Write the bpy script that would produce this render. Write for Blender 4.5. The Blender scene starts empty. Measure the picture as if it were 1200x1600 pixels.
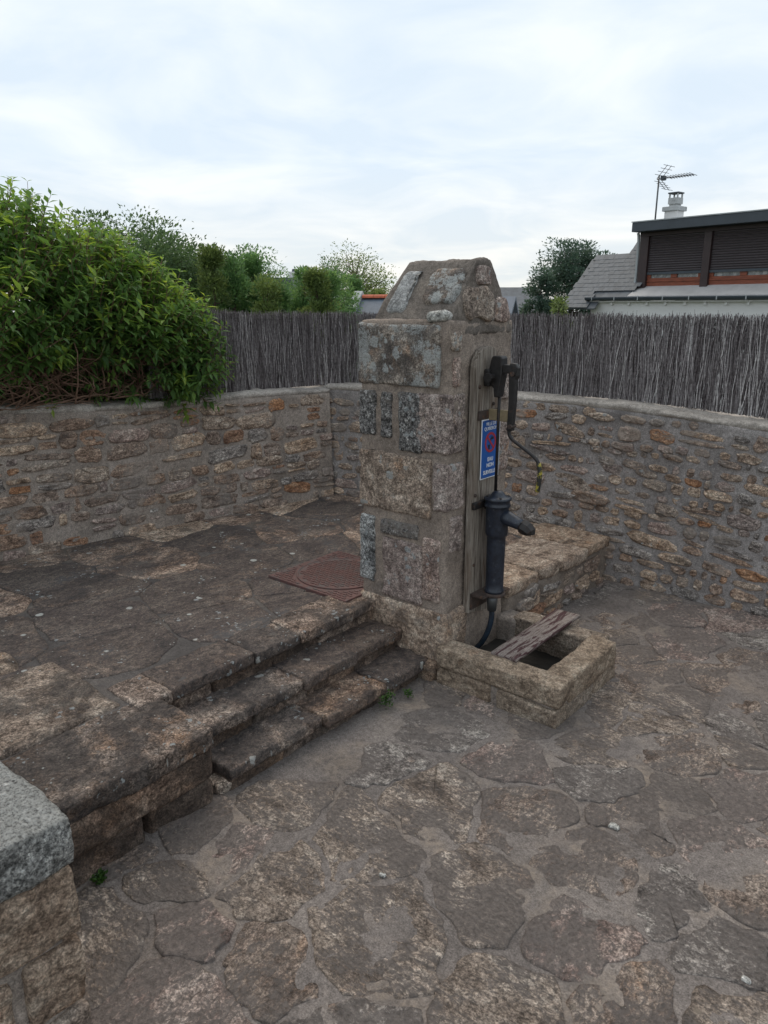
import bpy, math, random
from mathutils import Vector, Matrix, noise as mnoise

# ------------------------------------------------------------------ camera, sky, sun, exposure
sc = bpy.context.scene
COL = sc.collection
R = math.radians
cam_d = bpy.data.cameras.new('camera')
cam = bpy.data.objects.new('camera', cam_d)
COL.objects.link(cam)
cam.location = (2.152, -3.061, 2.0)
cam.rotation_euler = (R(90 - 15.5), 0, R(40))
cam_d.sensor_fit = 'VERTICAL'
cam_d.sensor_height = 36
cam_d.lens = 25.99
cam_d.clip_start = 0.05
cam_d.clip_end = 2000
sc.camera = cam

SUN_EL, SUN_AZ = 52.0, 54.5          # azimuth counter-clockwise from +Y
world = bpy.data.worlds.new('World')
sc.world = world
world.use_nodes = True
nt = world.node_tree
nt.nodes.clear()
def wn(t, **k):
    n = nt.nodes.new(t)
    for a, b in k.items():
        setattr(n, a, b)
    return n
W_out = wn('ShaderNodeOutputWorld')
W_bg = wn('ShaderNodeBackground')
W_bg.inputs['Strength'].default_value = 0.1
nt.links.new(W_bg.outputs[0], W_out.inputs[0])
W_sky = wn('ShaderNodeTexSky', sky_type='NISHITA', sun_disc=False)
W_sky.sun_elevation = R(SUN_EL)
W_sky.sun_rotation = R(-SUN_AZ)
W_tc = wn('ShaderNodeTexCoord')
W_sep = wn('ShaderNodeSeparateXYZ')
nt.links.new(W_tc.outputs['Generated'], W_sep.inputs[0])
W_zc = wn('ShaderNodeMath', operation='MAXIMUM'); W_zc.inputs[1].default_value = 0.0
nt.links.new(W_sep.outputs['Z'], W_zc.inputs[0])
W_za = wn('ShaderNodeMath', operation='ADD'); W_za.inputs[1].default_value = 0.16
nt.links.new(W_zc.outputs[0], W_za.inputs[0])
W_dx = wn('ShaderNodeMath', operation='DIVIDE'); W_dy = wn('ShaderNodeMath', operation='DIVIDE')
nt.links.new(W_sep.outputs['X'], W_dx.inputs[0]); nt.links.new(W_za.outputs[0], W_dx.inputs[1])
nt.links.new(W_sep.outputs['Y'], W_dy.inputs[0]); nt.links.new(W_za.outputs[0], W_dy.inputs[1])
W_cmb = wn('ShaderNodeCombineXYZ')
nt.links.new(W_dx.outputs[0], W_cmb.inputs[0]); nt.links.new(W_dy.outputs[0], W_cmb.inputs[1])
W_n = wn('ShaderNodeTexNoise')
W_n.inputs['Scale'].default_value = 1.7; W_n.inputs['Detail'].default_value = 6.0
W_n.inputs['Roughness'].default_value = 0.52; W_n.inputs['Distortion'].default_value = 0.5
nt.links.new(W_cmb.outputs[0], W_n.inputs['Vector'])
W_cr = wn('ShaderNodeValToRGB')                     # thin blue-grey gaps to white cloud
W_cr.color_ramp.elements[0].position = 0.40; W_cr.color_ramp.elements[0].color = (0.665, 0.75, 0.845, 1)
W_cr.color_ramp.elements[1].position = 0.66; W_cr.color_ramp.elements[1].color = (0.835, 0.872, 0.91, 1)
nt.links.new(W_n.outputs['Fac'], W_cr.inputs[0])
W_x10 = wn('ShaderNodeMix', data_type='RGBA', blend_type='MULTIPLY')
W_x10.inputs[0].default_value = 1.0
W_x10.inputs[7].default_value = (9.15, 9.3, 9.3, 1)
W_hz = wn('ShaderNodeValToRGB')                     # the cloud thins to a warm evening glow close to the horizon
W_hz.color_ramp.elements[0].position = 0.0; W_hz.color_ramp.elements[0].color = (1.10, 1.0, 0.88, 1)
W_hz.color_ramp.elements[1].position = 0.17; W_hz.color_ramp.elements[1].color = (1, 1, 1, 1)
nt.links.new(W_zc.outputs[0], W_hz.inputs[0])
W_wm = wn('ShaderNodeMix', data_type='RGBA', blend_type='MULTIPLY')
W_wm.inputs[0].default_value = 1.0
nt.links.new(W_cr.outputs[0], W_wm.inputs[6]); nt.links.new(W_hz.outputs[0], W_wm.inputs[7])
nt.links.new(W_wm.outputs[2], W_x10.inputs[6])
W_mix = wn('ShaderNodeMix', data_type='RGBA')       # the overcast veils nearly all of the clear sky
W_mix.inputs[0].default_value = 0.97
nt.links.new(W_sky.outputs[0], W_mix.inputs[6]); nt.links.new(W_x10.outputs[2], W_mix.inputs[7])
nt.links.new(W_mix.outputs[2], W_bg.inputs['Color'])

sun_d = bpy.data.lights.new('sun', 'SUN')
sun_d.energy = 1.5
sun_d.angle = R(60)
sun_d.color = (1.0, 0.86, 0.70)
sun = bpy.data.objects.new('sun', sun_d)
COL.objects.link(sun)
_d = Vector((-math.sin(R(SUN_AZ)) * math.cos(R(SUN_EL)), math.cos(R(SUN_AZ)) * math.cos(R(SUN_EL)), math.sin(R(SUN_EL))))
sun.rotation_euler = _d.to_track_quat('Z', 'Y').to_euler()

sc.view_settings.view_transform = 'Standard'
sc.view_settings.look = 'None'
sc.view_settings.gamma = 1
sc.view_settings.exposure = 0.34
sc.view_settings.use_curve_mapping = False

rng = random.Random(7)

# ------------------------------------------------------------------ object helpers
def mesh(name, verts, faces, mat=None, parent=None, smooth=True, tint=None):
    me = bpy.data.meshes.new(name)
    me.from_pydata(verts, [], faces)
    if smooth:
        me.polygons.foreach_set('use_smooth', [True] * len(me.polygons))
    if tint is not None:
        at = me.attributes.new('tint', 'FLOAT', 'FACE')
        at.data.foreach_set('value', tint)
    me.update()
    o = bpy.data.objects.new(name, me)
    if mat:
        me.materials.append(mat)
    COL.objects.link(o)
    if parent:
        o.parent = parent
    return o

def tag(o, label=None, cat=None, group=None, kind=None):
    if label: o['label'] = label
    if cat: o['category'] = cat
    if group: o['group'] = group
    if kind: o['kind'] = kind
    return o

def thing(name, label, cat, group=None):
    o = bpy.data.objects.new(name, None)
    o.empty_display_size = 0.1
    COL.objects.link(o)
    return tag(o, label, cat, group)

def nz(x, y, z=0.0):
    return mnoise.noise(Vector((x, y, z)))

# ------------------------------------------------------------------ materials
class NB:
    def __init__(s, name):
        s.m = bpy.data.materials.new(name)
        s.m.use_nodes = True
        s.t = s.m.node_tree
        s.b = s.t.nodes['Principled BSDF']
        s.o = s.t.nodes['Material Output']
        s.tc = s.t.nodes.new('ShaderNodeTexCoord')
        s.oi = s.t.nodes.new('ShaderNodeObjectInfo')
        off = s.t.nodes.new('ShaderNodeVectorMath'); off.operation = 'MULTIPLY_ADD'
        s.link(s.oi.outputs['Random'], off.inputs[0])
        off.inputs[1].default_value = (37.0, 53.0, 71.0)
        s.link(s.tc.outputs['Object'], off.inputs[2])
        s.vec = off.outputs[0]
        s.raw = s.tc.outputs['Object']
    def link(s, a, b):
        s.t.links.new(a, b)
    def put(s, sock, v):
        if hasattr(v, 'node'):
            s.link(v, sock)
        elif isinstance(v, (tuple, list)) and len(v) == 3 and sock.type == 'RGBA':
            sock.default_value = (*v, 1)
        else:
            sock.default_value = v
    def scaled(s, v, sc_):
        n = s.t.nodes.new('ShaderNodeMapping')
        s.link(v, n.inputs[0]); n.inputs['Scale'].default_value = sc_
        return n.outputs[0]
    def noise(s, scale, detail=4, rough=.55, dist=0, vec=None):
        n = s.t.nodes.new('ShaderNodeTexNoise')
        s.link(vec or s.vec, n.inputs['Vector'])
        n.inputs['Scale'].default_value = scale; n.inputs['Detail'].default_value = detail
        n.inputs['Roughness'].default_value = rough; n.inputs['Distortion'].default_value = dist
        return n.outputs['Fac']
    def noisec(s, scale, vec=None):
        n = s.t.nodes.new('ShaderNodeTexNoise')
        s.link(vec or s.vec, n.inputs['Vector']); n.inputs['Scale'].default_value = scale
        return n.outputs['Color']
    def voro(s, scale, vec=None, feat='F1', rnd=1.0):
        n = s.t.nodes.new('ShaderNodeTexVoronoi'); n.feature = feat
        s.link(vec or s.vec, n.inputs['Vector']); n.inputs['Scale'].default_value = scale
        n.inputs['Randomness'].default_value = rnd
        return n
    def ramp(s, fac, stops, interp='LINEAR'):
        n = s.t.nodes.new('ShaderNodeValToRGB')
        e = n.color_ramp.elements
        n.color_ramp.interpolation = interp
        while len(e) < len(stops): e.new(0.5)
        for k, (p, c) in enumerate(stops):
            e[k].position = p
            e[k].color = (c, c, c, 1) if isinstance(c, (int, float)) else (*c, 1)
        s.link(fac, n.inputs[0])
        return n.outputs[0]
    def mix(s, fac, a, b, blend='MIX'):
        n = s.t.nodes.new('ShaderNodeMix'); n.data_type = 'RGBA'; n.blend_type = blend
        s.put(n.inputs[0], fac); s.put(n.inputs[6], a); s.put(n.inputs[7], b)
        return n.outputs[2]
    def math(s, op, a, b=0.0, c=None):
        n = s.t.nodes.new('ShaderNodeMath'); n.operation = op
        s.put(n.inputs[0], a); s.put(n.inputs[1], b)
        if c is not None: s.put(n.inputs[2], c)
        return n.outputs[0]
    def step(s, v, lo, hi):
        n = s.t.nodes.new('ShaderNodeMapRange'); n.interpolation_type = 'SMOOTHSTEP'
        s.put(n.inputs[0], v); n.inputs[1].default_value = lo; n.inputs[2].default_value = hi
        return n.outputs[0]
    def hsv(s, col, h=.5, sat=1., val=1.):
        n = s.t.nodes.new('ShaderNodeHueSaturation')
        s.put(n.inputs['Hue'], h); s.put(n.inputs['Saturation'], sat); s.put(n.inputs['Value'], val)
        s.put(n.inputs['Color'], col)
        return n.outputs[0]
    def rnd(s, lo, hi):
        return s.math('MULTIPLY_ADD', s.oi.outputs['Random'], hi - lo, lo)
    def bump(s, h, strength=.5, dist=.01, normal=None):
        n = s.t.nodes.new('ShaderNodeBump')
        n.inputs['Strength'].default_value = strength; n.inputs['Distance'].default_value = dist
        s.put(n.inputs['Height'], h)
        if normal is not None: s.link(normal, n.inputs['Normal'])
        return n.outputs[0]
    def done(s, col, rough=.9, normal=None, metal=0.0, spec=None):
        s.put(s.b.inputs['Base Color'], col); s.put(s.b.inputs['Roughness'], rough)
        s.put(s.b.inputs['Metallic'], metal)
        if spec is not None: s.b.inputs['Specular IOR Level'].default_value = spec
        if normal is not None: s.link(normal, s.b.inputs['Normal'])
        return s.m

def stone_mat(name, cols, scale=5., fleck=.5, lichen=0., lich_col=(.50, .53, .53), lich_size=24., patina=0., pat_col=(.046, .043, .043),
              ochre=0., streak=None, var=.3, bump=1.0, fscale=125., spots=0., raw=False, dust=None, cav=.55, grit=0., top=False):
    b = NB(name)
    base = b.raw if raw else b.vec
    v = b.scaled(base, streak) if streak else base
    n1 = b.noise(scale, 9, .68, .5, v)
    k = len(cols)
    col = b.ramp(n1, [(.36 + .29 * i / (k - 1), c) for i, c in enumerate(cols)])
    if ochre:
        o = b.step(b.noise(scale * .7, 7, .65, .3, base), .62 - ochre * .25, .74 - ochre * .12)
        col = b.mix(b.math('MULTIPLY', o, .7), col, (.37, .232, .150))
    f = b.noise(fscale, 3, .75, 0, base)
    f2 = b.noise(fscale * .45, 5, .75, .5, base)
    n3 = b.noise(36, 8, .74, .6, v)
    col = b.mix(1.0, col, b.ramp(f, [(.40, 1 - fleck * .6), (.5, 1.), (.62, 1 + fleck * .75)]), 'MULTIPLY')
    col = b.mix(1.0, col, b.ramp(f2, [(.39, 1 - fleck * .55), (.5, 1.), (.63, 1 + fleck * .65)]), 'MULTIPLY')
    col = b.mix(1.0, col, b.ramp(n3, [(.40, 1 - cav * .85), (.5, 1.), (.62, 1 + cav * .8)]), 'MULTIPLY')  # cavity shade put into the colour: bump hollows darker, high grain lighter
    bsum = b.math('MULTIPLY', n1, 1.4)
    bsum = b.math('ADD', bsum, b.math('MULTIPLY', n3, .95))
    bsum = b.math('ADD', bsum, b.math('MULTIPLY', f2, .30))
    bsum = b.math('ADD', bsum, b.math('MULTIPLY', f, .07))
    if patina:
        p = b.noise(3.1, 11, .76, .5, base)
        p = b.math('ADD', p, b.math('MULTIPLY', b.math('SUBTRACT', n3, .5), .25))
        if not raw: p = b.math('ADD', p, b.rnd(-.05, .05))
        p = b.step(p, .64 - patina * .36, .78 - patina * .36)
        pf = b.math('MULTIPLY', p, b.ramp(f2, [(.28, .50), (.7, .95)]))
        col = b.mix(pf, col, b.mix(n3, tuple(.4 * c for c in pat_col), tuple(2.1 * c for c in pat_col)))
    if lichen:
        wv = b.t.nodes.new('ShaderNodeVectorMath'); wv.operation = 'MULTIPLY_ADD'
        b.link(b.noisec(30, base), wv.inputs[0]); wv.inputs[1].default_value = (.045,) * 3; b.link(base, wv.inputs[2])
        d = b.voro(lich_size, wv.outputs[0])
        gate = b.step(b.noise(4.2, 5, .6, 0, base), .60 - lichen * .26, .68 - lichen * .24)
        rr = b.t.nodes.new('ShaderNodeSeparateColor'); b.link(d.outputs['Color'], rr.inputs[0])
        lim = b.math('MULTIPLY', b.math('MULTIPLY_ADD', rr.outputs[0], .55, .02), gate)
        dd = b.math('ADD', d.outputs['Distance'], b.math('MULTIPLY', b.math('SUBTRACT', f2, .5), .5))
        spot = b.step(b.math('SUBTRACT', lim, dd), 0., .14)
        spot = b.math('MULTIPLY', spot, b.ramp(f, [(.34, .25), (.55, .9)]))
        bg = b.math('ADD', b.noise(7., 9, .74, .2, base), b.math('MULTIPLY', b.math('SUBTRACT', f2, .5), .18))
        big = b.math('MULTIPLY', b.step(bg, .70 - lichen * .2, .76 - lichen * .2), b.ramp(f, [(.36, .15), (.56, .85)]))
        big = b.math('MULTIPLY', big, min(1.0, lichen * 1.2))
        allm = b.math('MAXIMUM', spot, big)
        if top:        # crust lichen keeps to the weathered upper face
            ge = b.t.nodes.new('ShaderNodeNewGeometry'); sx = b.t.nodes.new('ShaderNodeSeparateXYZ')
            b.link(ge.outputs['Normal'], sx.inputs[0])
            allm = b.math('MULTIPLY', allm, b.math('MULTIPLY_ADD', b.step(b.math('ADD', sx.outputs['Z'], b.math('MULTIPLY', b.math('SUBTRACT', n3, .5), 1.2)), .25, .6), .8, .2))
        col = b.mix(allm, col, b.mix(n3, lich_col, tuple(c * .6 for c in lich_col)))
        bsum = b.math('ADD', bsum, b.math('MULTIPLY', allm, .14))
    if dust:
        q = b.math('ADD', b.noise(2.1, 9, .68, .5, b.raw), b.math('MULTIPLY', b.math('SUBTRACT', .5, n3), .5))
        q = b.step(q, .60 - dust[0] * .3, .70 - dust[0] * .3)
        dc = b.mix(1., dust[1], b.ramp(f2, [(.3, .65), (.5, 1.), (.7, 1.3)]), 'MULTIPLY')
        col = b.mix(b.math('MULTIPLY', q, .85), col, dc)
    if grit:
        d3 = b.voro(70., base)
        r3 = b.t.nodes.new('ShaderNodeSeparateColor'); b.link(d3.outputs['Color'], r3.inputs[0])
        l3 = b.math('MULTIPLY', b.math('MAXIMUM', b.math('SUBTRACT', r3.outputs[1], 1 - grit), 0.), 2.2)
        s3 = b.step(b.math('SUBTRACT', l3, d3.outputs['Distance']), 0., .1)
        col = b.mix(b.math('MULTIPLY', s3, .8), col, (.46, .41, .34))
    if spots:
        d = b.voro(11., b.scaled(b.raw, (1, 1, .25)))
        rr = b.t.nodes.new('ShaderNodeSeparateColor'); b.link(d.outputs['Color'], rr.inputs[0])
        lim = b.math('MULTIPLY', b.math('MAXIMUM', b.math('SUBTRACT', rr.outputs[1], .86 - spots * .1), 0.), 1.5)
        dd = b.math('ADD', d.outputs['Distance'], b.math('MULTIPLY', n3, .30))
        sp = b.step(b.math('SUBTRACT', b.math('ADD', lim, .10), dd), 0., .05)
        d2 = b.voro(42., b.scaled(b.raw, (1, 1, .25)))
        r2 = b.t.nodes.new('ShaderNodeSeparateColor'); b.link(d2.outputs['Color'], r2.inputs[0])
        l2 = b.math('MULTIPLY', b.math('MAXIMUM', b.math('SUBTRACT', r2.outputs[1], .80), 0.), 1.6)
        sp2 = b.step(b.math('SUBTRACT', l2, b.math('ADD', d2.outputs['Distance'], b.math('MULTIPLY', b.math('SUBTRACT', f2, .4), .4))), 0., .1)
        sp = b.math('MAXIMUM', sp, b.math('MULTIPLY', sp2, .8))
        col = b.mix(b.math('MULTIPLY', sp, b.ramp(f2, [(.3, .45), (.5, .9)])), col, (.50, .50, .47))
    if not raw: col = b.hsv(col, 0.5, b.rnd(.8, 1.12), b.rnd(1 - var, 1 + var))
    return b.done(col, .92, b.bump(bsum, .85 * bump, .020), spec=.2)

MORTAR = (.290, .246, .212)
def mortar_mat(name, c=MORTAR, c2=(.35, .305, .27), scale=2.5, stain=.35, warm=0.):
    b = NB(name)
    n1 = b.noise(scale, 9, .65, .2)
    col = b.ramp(n1, [(.3, tuple(x * .62 for x in c)), (.5, c), (.72, c2)])
    f = b.noise(150, 3, .75); f2 = b.noise(40, 7, .75)
    col = b.mix(1., col, b.ramp(f, [(.38, .72), (.5, 1.), (.62, 1.35)]), 'MULTIPLY')
    col = b.mix(1., col, b.ramp(f2, [(.38, .74), (.5, 1.), (.64, 1.22)]), 'MULTIPLY')
    if stain:
        s = b.step(b.noise(1.7, 10, .72, .6), .60 - stain * .22, .74 - stain * .1)
        col = b.mix(b.math('MULTIPLY', s, b.ramp(f2, [(.3, .4), (.7, .85)])), col, (.075, .068, .066))
    if warm:
        s = b.step(b.noise(2.3, 8, .65, .4, b.raw), .47, .72)
        col = b.mix(b.math('MULTIPLY', s, b.ramp(f2, [(.4, warm * .35), (.6, warm)])), col, (.31, .245, .185))
    g = b.math('ADD', b.math('MULTIPLY', n1, .8), b.math('ADD', b.math('MULTIPLY', f2, .5), b.math('MULTIPLY', f, .12)))
    return b.done(col, .95, b.bump(g, .85, .014), spec=.2)

TAN = [(.165, .118, .088), (.325, .240, .180), (.430, .332, .255), (.54, .445, .355)]
BROWN = [(.130, .091, .070), (.262, .184, .140), (.360, .266, .205), (.46, .36, .285)]
RUST = [(.140, .074, .048), (.290, .155, .092), (.385, .228, .140), (.46, .32, .22)]
GREY = [(.125, .108, .098), (.228, .200, .182), (.320, .285, .258), (.43, .39, .35)]
PINK = [(.165, .120, .104), (.290, .218, .190), (.375, .296, .256), (.46, .385, .34)]
DUST = (.235, .205, .180)
m_wall = [
    stone_mat('wall_stone_tan', TAN, 9, .6, lichen=.12, streak=(1, 1, 2.2), ochre=.2, patina=0.18, var=.2, bump=.85, dust=(.25, MORTAR)),
    stone_mat('wall_stone_brown', BROWN, 8, .6, streak=(1, 1, 2.5), ochre=.12, patina=0.33, lichen=.1, var=.2, bump=.85, dust=(.3, MORTAR)),
    stone_mat('wall_stone_rust', RUST, 7, .5, streak=(1, 1, 2), ochre=.35, patina=0.18, var=.2, bump=.85, dust=(.2, MORTAR)),
    stone_mat('wall_stone_grey', GREY, 8, .7, lichen=.2, streak=(1, 1, 2.3), patina=0.23, var=.2, bump=.85, dust=(.3, MORTAR)),
    stone_mat('wall_stone_pink', PINK, 9, .6, lichen=.1, streak=(1, 1, 2), patina=0.23, var=.2, bump=.85, dust=(.25, MORTAR)),
]
m_mortar = mortar_mat('wall_mortar', stain=.25)
m_mortar_grey = mortar_mat('grey_wall_mortar', (.285, .260, .248), (.36, .335, .32), stain=.22)
m_coping = mortar_mat('coping_mortar', (.37, .335, .30), (.47, .43, .39), 3.5, .25)
m_ground_mortar = mortar_mat('paving_mortar', (.172, .150, .138), (.23, .20, .178), 1.6, .32, warm=.75)
m_terr_mortar = mortar_mat('terrace_mortar', (.098, .088, .083), (.20, .165, .135), 1.8, .8)
m_pillar_render = mortar_mat('pillar_render', (.245, .200, .168), (.34, .285, .24), 4., .34, warm=.35)
m_edge_render = mortar_mat('edge_render', (.20, .165, .138), (.29, .24, .195), 5., .7, warm=.2)
m_cap_render = mortar_mat('cap_render', (.165, .142, .124), (.26, .22, .18), 4., .75, warm=.2)
PD = (.190, .165, .151)
def pave_mat(n, c, **k):
    d = dict(patina=.24, lichen=.10, lich_col=(.42, .35, .28), bump=1.4, dust=(.54, PD), cav=.55, ochre=.06, raw=True, grit=.12)
    d.update(k)
    return stone_mat(n, c, 5, .65, **d)
m_pave = [
    pave_mat('paving_stone_tan', [(.155, .122, .10), (.285, .228, .186), (.37, .302, .25), (.46, .395, .335)], streak=(1, 1.8, 1), patina=.28),
    pave_mat('paving_stone_brown', [(.130, .098, .080), (.245, .188, .154), (.325, .26, .215), (.42, .345, .29)], streak=(1.8, 1, 1), ochre=.12),
    pave_mat('paving_stone_grey', GREY, streak=(1, 1.5, 1), lichen=.2, lich_col=(.40, .36, .30)),
    pave_mat('paving_stone_pink', PINK, streak=(1.5, 1, 1)),
]
m_terr = [
    stone_mat('terrace_stone_black', BROWN, 4, .8, streak=(1.6, 1, 1), patina=.95, pat_col=(.045, .044, .047), lichen=.12, lich_size=34, spots=1., raw=True, dust=(.10, (.105, .10, .10)), cav=.7),
    stone_mat('terrace_stone_dark', BROWN, 4, .8, streak=(1.6, 1, 1), patina=.88, pat_col=(.045, .044, .046), lichen=.14, lich_size=34, spots=1., ochre=.15, raw=True, dust=(.10, (.105, .10, .10)), cav=.7),
    stone_mat('terrace_stone_mid', BROWN, 4, .8, streak=(1.6, 1, 1), patina=.58, pat_col=(.046, .044, .046), lichen=.12, lich_size=34, spots=.8, ochre=.2, raw=True, dust=(.15, (.14, .125, .115)), cav=.7),
    stone_mat('terrace_stone_brown', TAN, 4, .8, streak=(1.6, 1, 1), patina=.18, lichen=.1, lich_size=34, spots=.6, ochre=.25, raw=True, dust=(.22, (.17, .14, .115)), cav=.7),
]
m_step = [
    stone_mat('step_stone_black', BROWN, 6, .8, patina=.80, pat_col=(.055, .052, .053), lichen=.34, lich_size=40, spots=.9, ochre=.15, var=.12, bump=1.3, cav=.7),
    stone_mat('step_stone_brown', BROWN, 6, .8, patina=.62, pat_col=(.052, .047, .046), lichen=.26, lich_size=40, spots=.7, ochre=.4, var=.12, bump=1.3, cav=.7),
]
m_riser = stone_mat('riser_stone', BROWN, 6, .7, patina=.70, pat_col=(.030, .026, .024), ochre=.5, var=.15, bump=1.3, cav=.6)
m_flank = stone_mat('flank_stone', [(.130, .098, .080), (.235, .182, .150), (.315, .252, .21), (.42, .345, .29)], 6, .8, streak=(1.4, 1, 1.3), patina=.62, pat_col=(.045, .042, .042), lichen=.26, lich_size=40, ochre=.45, var=.1, spots=.6, bump=1.4, cav=.7)
m_flank_mid = stone_mat('flank_stone_mid', TAN, 6, .7, streak=(1.4, 1, 1.3), patina=.60, lichen=.12, lich_size=40, ochre=.3, var=.1, spots=.4, bump=1.4, cav=.6)
m_flank_tan = stone_mat('flank_stone_tan', TAN, 7, .8, streak=(1.4, 1, 1.3), patina=.42, lichen=.12, lich_size=36, ochre=.25, var=.1, bump=1.4, cav=.7)
m_near = stone_mat('near_wall_stone', TAN, 9, .6, streak=(1.4, 1, 1.6), patina=.22, ochre=.2, var=.08, bump=1.2, cav=.38)
m_slab = stone_mat('pale_slab', [(.24, .24, .235), (.33, .33, .325), (.40, .40, .39), (.48, .48, .47)], 11, .5, lichen=.2, var=.04, cav=.25)
m_cap = stone_mat('granite_cap', [(.21, .205, .195), (.38, .37, .35), (.50, .49, .465), (.62, .61, .585)], 9, 1., lichen=1.7, lich_size=34, lich_col=(.76, .76, .72), patina=.3, top=True, var=.05, bump=1.8, fscale=110)
m_granite = stone_mat('granite_block', PINK, 14, .8, cav=.35, lichen=.34, patina=.2, ochre=.15, var=.08, fscale=140)
m_base = stone_mat('granite_base', TAN, 11, .6, lichen=.08, patina=.28, ochre=.1, var=.04, cav=.35, dust=(.35, (.245, .20, .168)))
m_gr_lichen = stone_mat('granite_lichen', [(.15, .12, .10), (.27, .225, .19), (.36, .31, .265), (.46, .41, .36)], 8, .8, cav=.4, lichen=1.0, lich_size=14, patina=.42, ochre=.45, var=.08, lich_col=(.54, .56, .55), fscale=140)
m_gr_dark = stone_mat('granite_dark', [(.075, .07, .069), (.145, .137, .133), (.23, .22, .21), (.38, .365, .345)], 40, 1.1, lichen=.45, patina=.3, dust=(.3, (.2, .175, .155)), var=.05, fscale=120)
m_gr_pale = stone_mat('granite_pale', [(.12, .12, .12), (.25, .25, .245), (.36, .36, .35), (.48, .48, .46)], 11, 1., lichen=.6, var=.05, fscale=130)
m_gr_rust = stone_mat('granite_rust', [(.15, .115, .092), (.27, .21, .168), (.35, .28, .225), (.44, .37, .31)], 12, .75, cav=.35, lichen=.55, lich_size=16, ochre=.25, var=.05, lich_col=(.50, .52, .51), fscale=140)
m_gr_pink = stone_mat('granite_pink', PINK, 12, .7, cav=.35, lichen=.32, var=.05, patina=.2, fscale=140)
m_quartz = stone_mat('quartz', [(.3, .29, .26), (.42, .41, .38), (.5, .49, .46), (.6, .59, .56)], 12, .6, var=.05, patina=.2)
m_trough = stone_mat('trough_granite', [(.215, .162, .120), (.335, .258, .192), (.425, .335, .255), (.50, .415, .325)], 9, .5, streak=(1, 1, 1.6), cav=.32, patina=.06, ochre=.1, var=.1, bump=1.5)

def simple(name, col, rough=.6, metal=0., var=.25, scale=20, bump=.2, col2=None, fac=(.45, .6), detail=6, streak=None, spec=None, bd=.004):
    b = NB(name)
    v = b.scaled(b.vec, streak) if streak else b.vec
    n = b.noise(scale, detail, .65, .2, v)
    c = b.ramp(n, [(.3, tuple(x * (1 - var) for x in col)), (.7, tuple(x * (1 + var) for x in col))])
    if col2:
        k = b.step(b.noise(scale * .6, 8, .72, .3, v), fac[0], fac[1])
        c = b.mix(k, c, col2)
    return b.done(c, rough, b.bump(n, bump, bd), metal, spec)

m_iron = simple('black_iron_paint', (.015, .020, .032), .36, 0, .5, 42, .55, (.075, .085, .10), (.57, .68))
m_iron_dark = simple('dark_iron', (.012, .010, .010), .55, 0, .5, 40, .5, (.05, .026, .016), (.56, .7))
m_rust = simple('rusty_iron', (.050, .034, .028), .8, 0, .5, 45, .7, (.125, .058, .030), (.52, .68))
m_brass = simple('worn_wood_block', (.22, .17, .10), .7, 0, .3, 30, .3)
m_hose = simple('black_hose', (.018, .028, .042), .22, 0, .4, 30, .1)
m_yellow = simple('yellow_tape', (.36, .30, .04), .55, 0, .3, 22, .1, (.02, .02, .018), (.50, .55))
m_blue = simple('blue_enamel', (.012, .095, .36), .38, 0, .12, 14, .05)
m_white = simple('white_enamel', (.74, .75, .77), .4, 0, .06, 14, .03)
m_red = simple('red_enamel', (.38, .03, .045), .4, 0, .1, 14, .03)
m_black = simple('black_enamel', (.012, .015, .03), .4, 0, .1, 14, .03)
m_manhole = simple('red_brown_iron', (.105, .048, .042), .75, 0, .3, 18, .4, (.085, .065, .062), (.46, .64))
m_slate = simple('slate', (.088, .098, .110), .6, 0, .3, 6, .3, (.15, .16, .165), (.62, .76))
m_slate_blue = simple('blue_slate', (.105, .13, .165), .55, 0, .2, 6, .3)
m_tile = simple('red_tile', (.42, .10, .045), .75, 0, .25, 9, .2)
m_render_white = simple('white_render', (.70, .69, .68), .85, 0, .05, 3, .1)
m_concrete = simple('pale_concrete', (.42, .43, .43), .85, 0, .15, 9, .3, (.24, .25, .25), (.55, .7))
m_fascia = simple('grey_fascia', (.045, .055, .068), .5, 0, .15, 5, .1)
m_brown = simple('dark_brown_frame', (.036, .020, .020), .5, 0, .2, 9, .1)
m_shutter = simple('brown_shutter', (.055, .043, .047), .45, 0, .2, 9, .1)
m_redwood = simple('red_wood', (.20, .052, .024), .6, 0, .35, 8, .15, streak=(1, 6, 6))
m_zinc = simple('zinc', (.33, .35, .36), .5, .3, .15, 6, .1)
m_zinc_pale = simple('weathered_zinc', (.40, .39, .385), .7, 0, .12, 5, .1)
m_metal = simple('grey_metal', (.10, .105, .11), .45, .6, .2, 9, .1)
m_glass = simple('window_glass', (.16, .17, .17), .15, 0, .5, 12, .05, (.34, .34, .33), (.5, .6))
m_soil = simple('garden_soil', (.055, .06, .03), .95, 0, .4, 3, .5, (.04, .07, .02), (.45, .6), bd=.02, spec=.05)
m_dark_soil = simple('wet_silt', (.022, .018, .014), .9, 0, .4, 20, .6, bd=.01)
m_bark = simple('bark', (.075, .055, .04), .9, 0, .4, 14, .7, streak=(1, 1, .3), bd=.01)
m_twig_brown = simple('brown_twig', (.200, .122, .085), .85, 0, .4, 30, .3)
m_wire = simple('dark_wire', (.03, .026, .024), .6, .4, .2, 30, .1)

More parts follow.
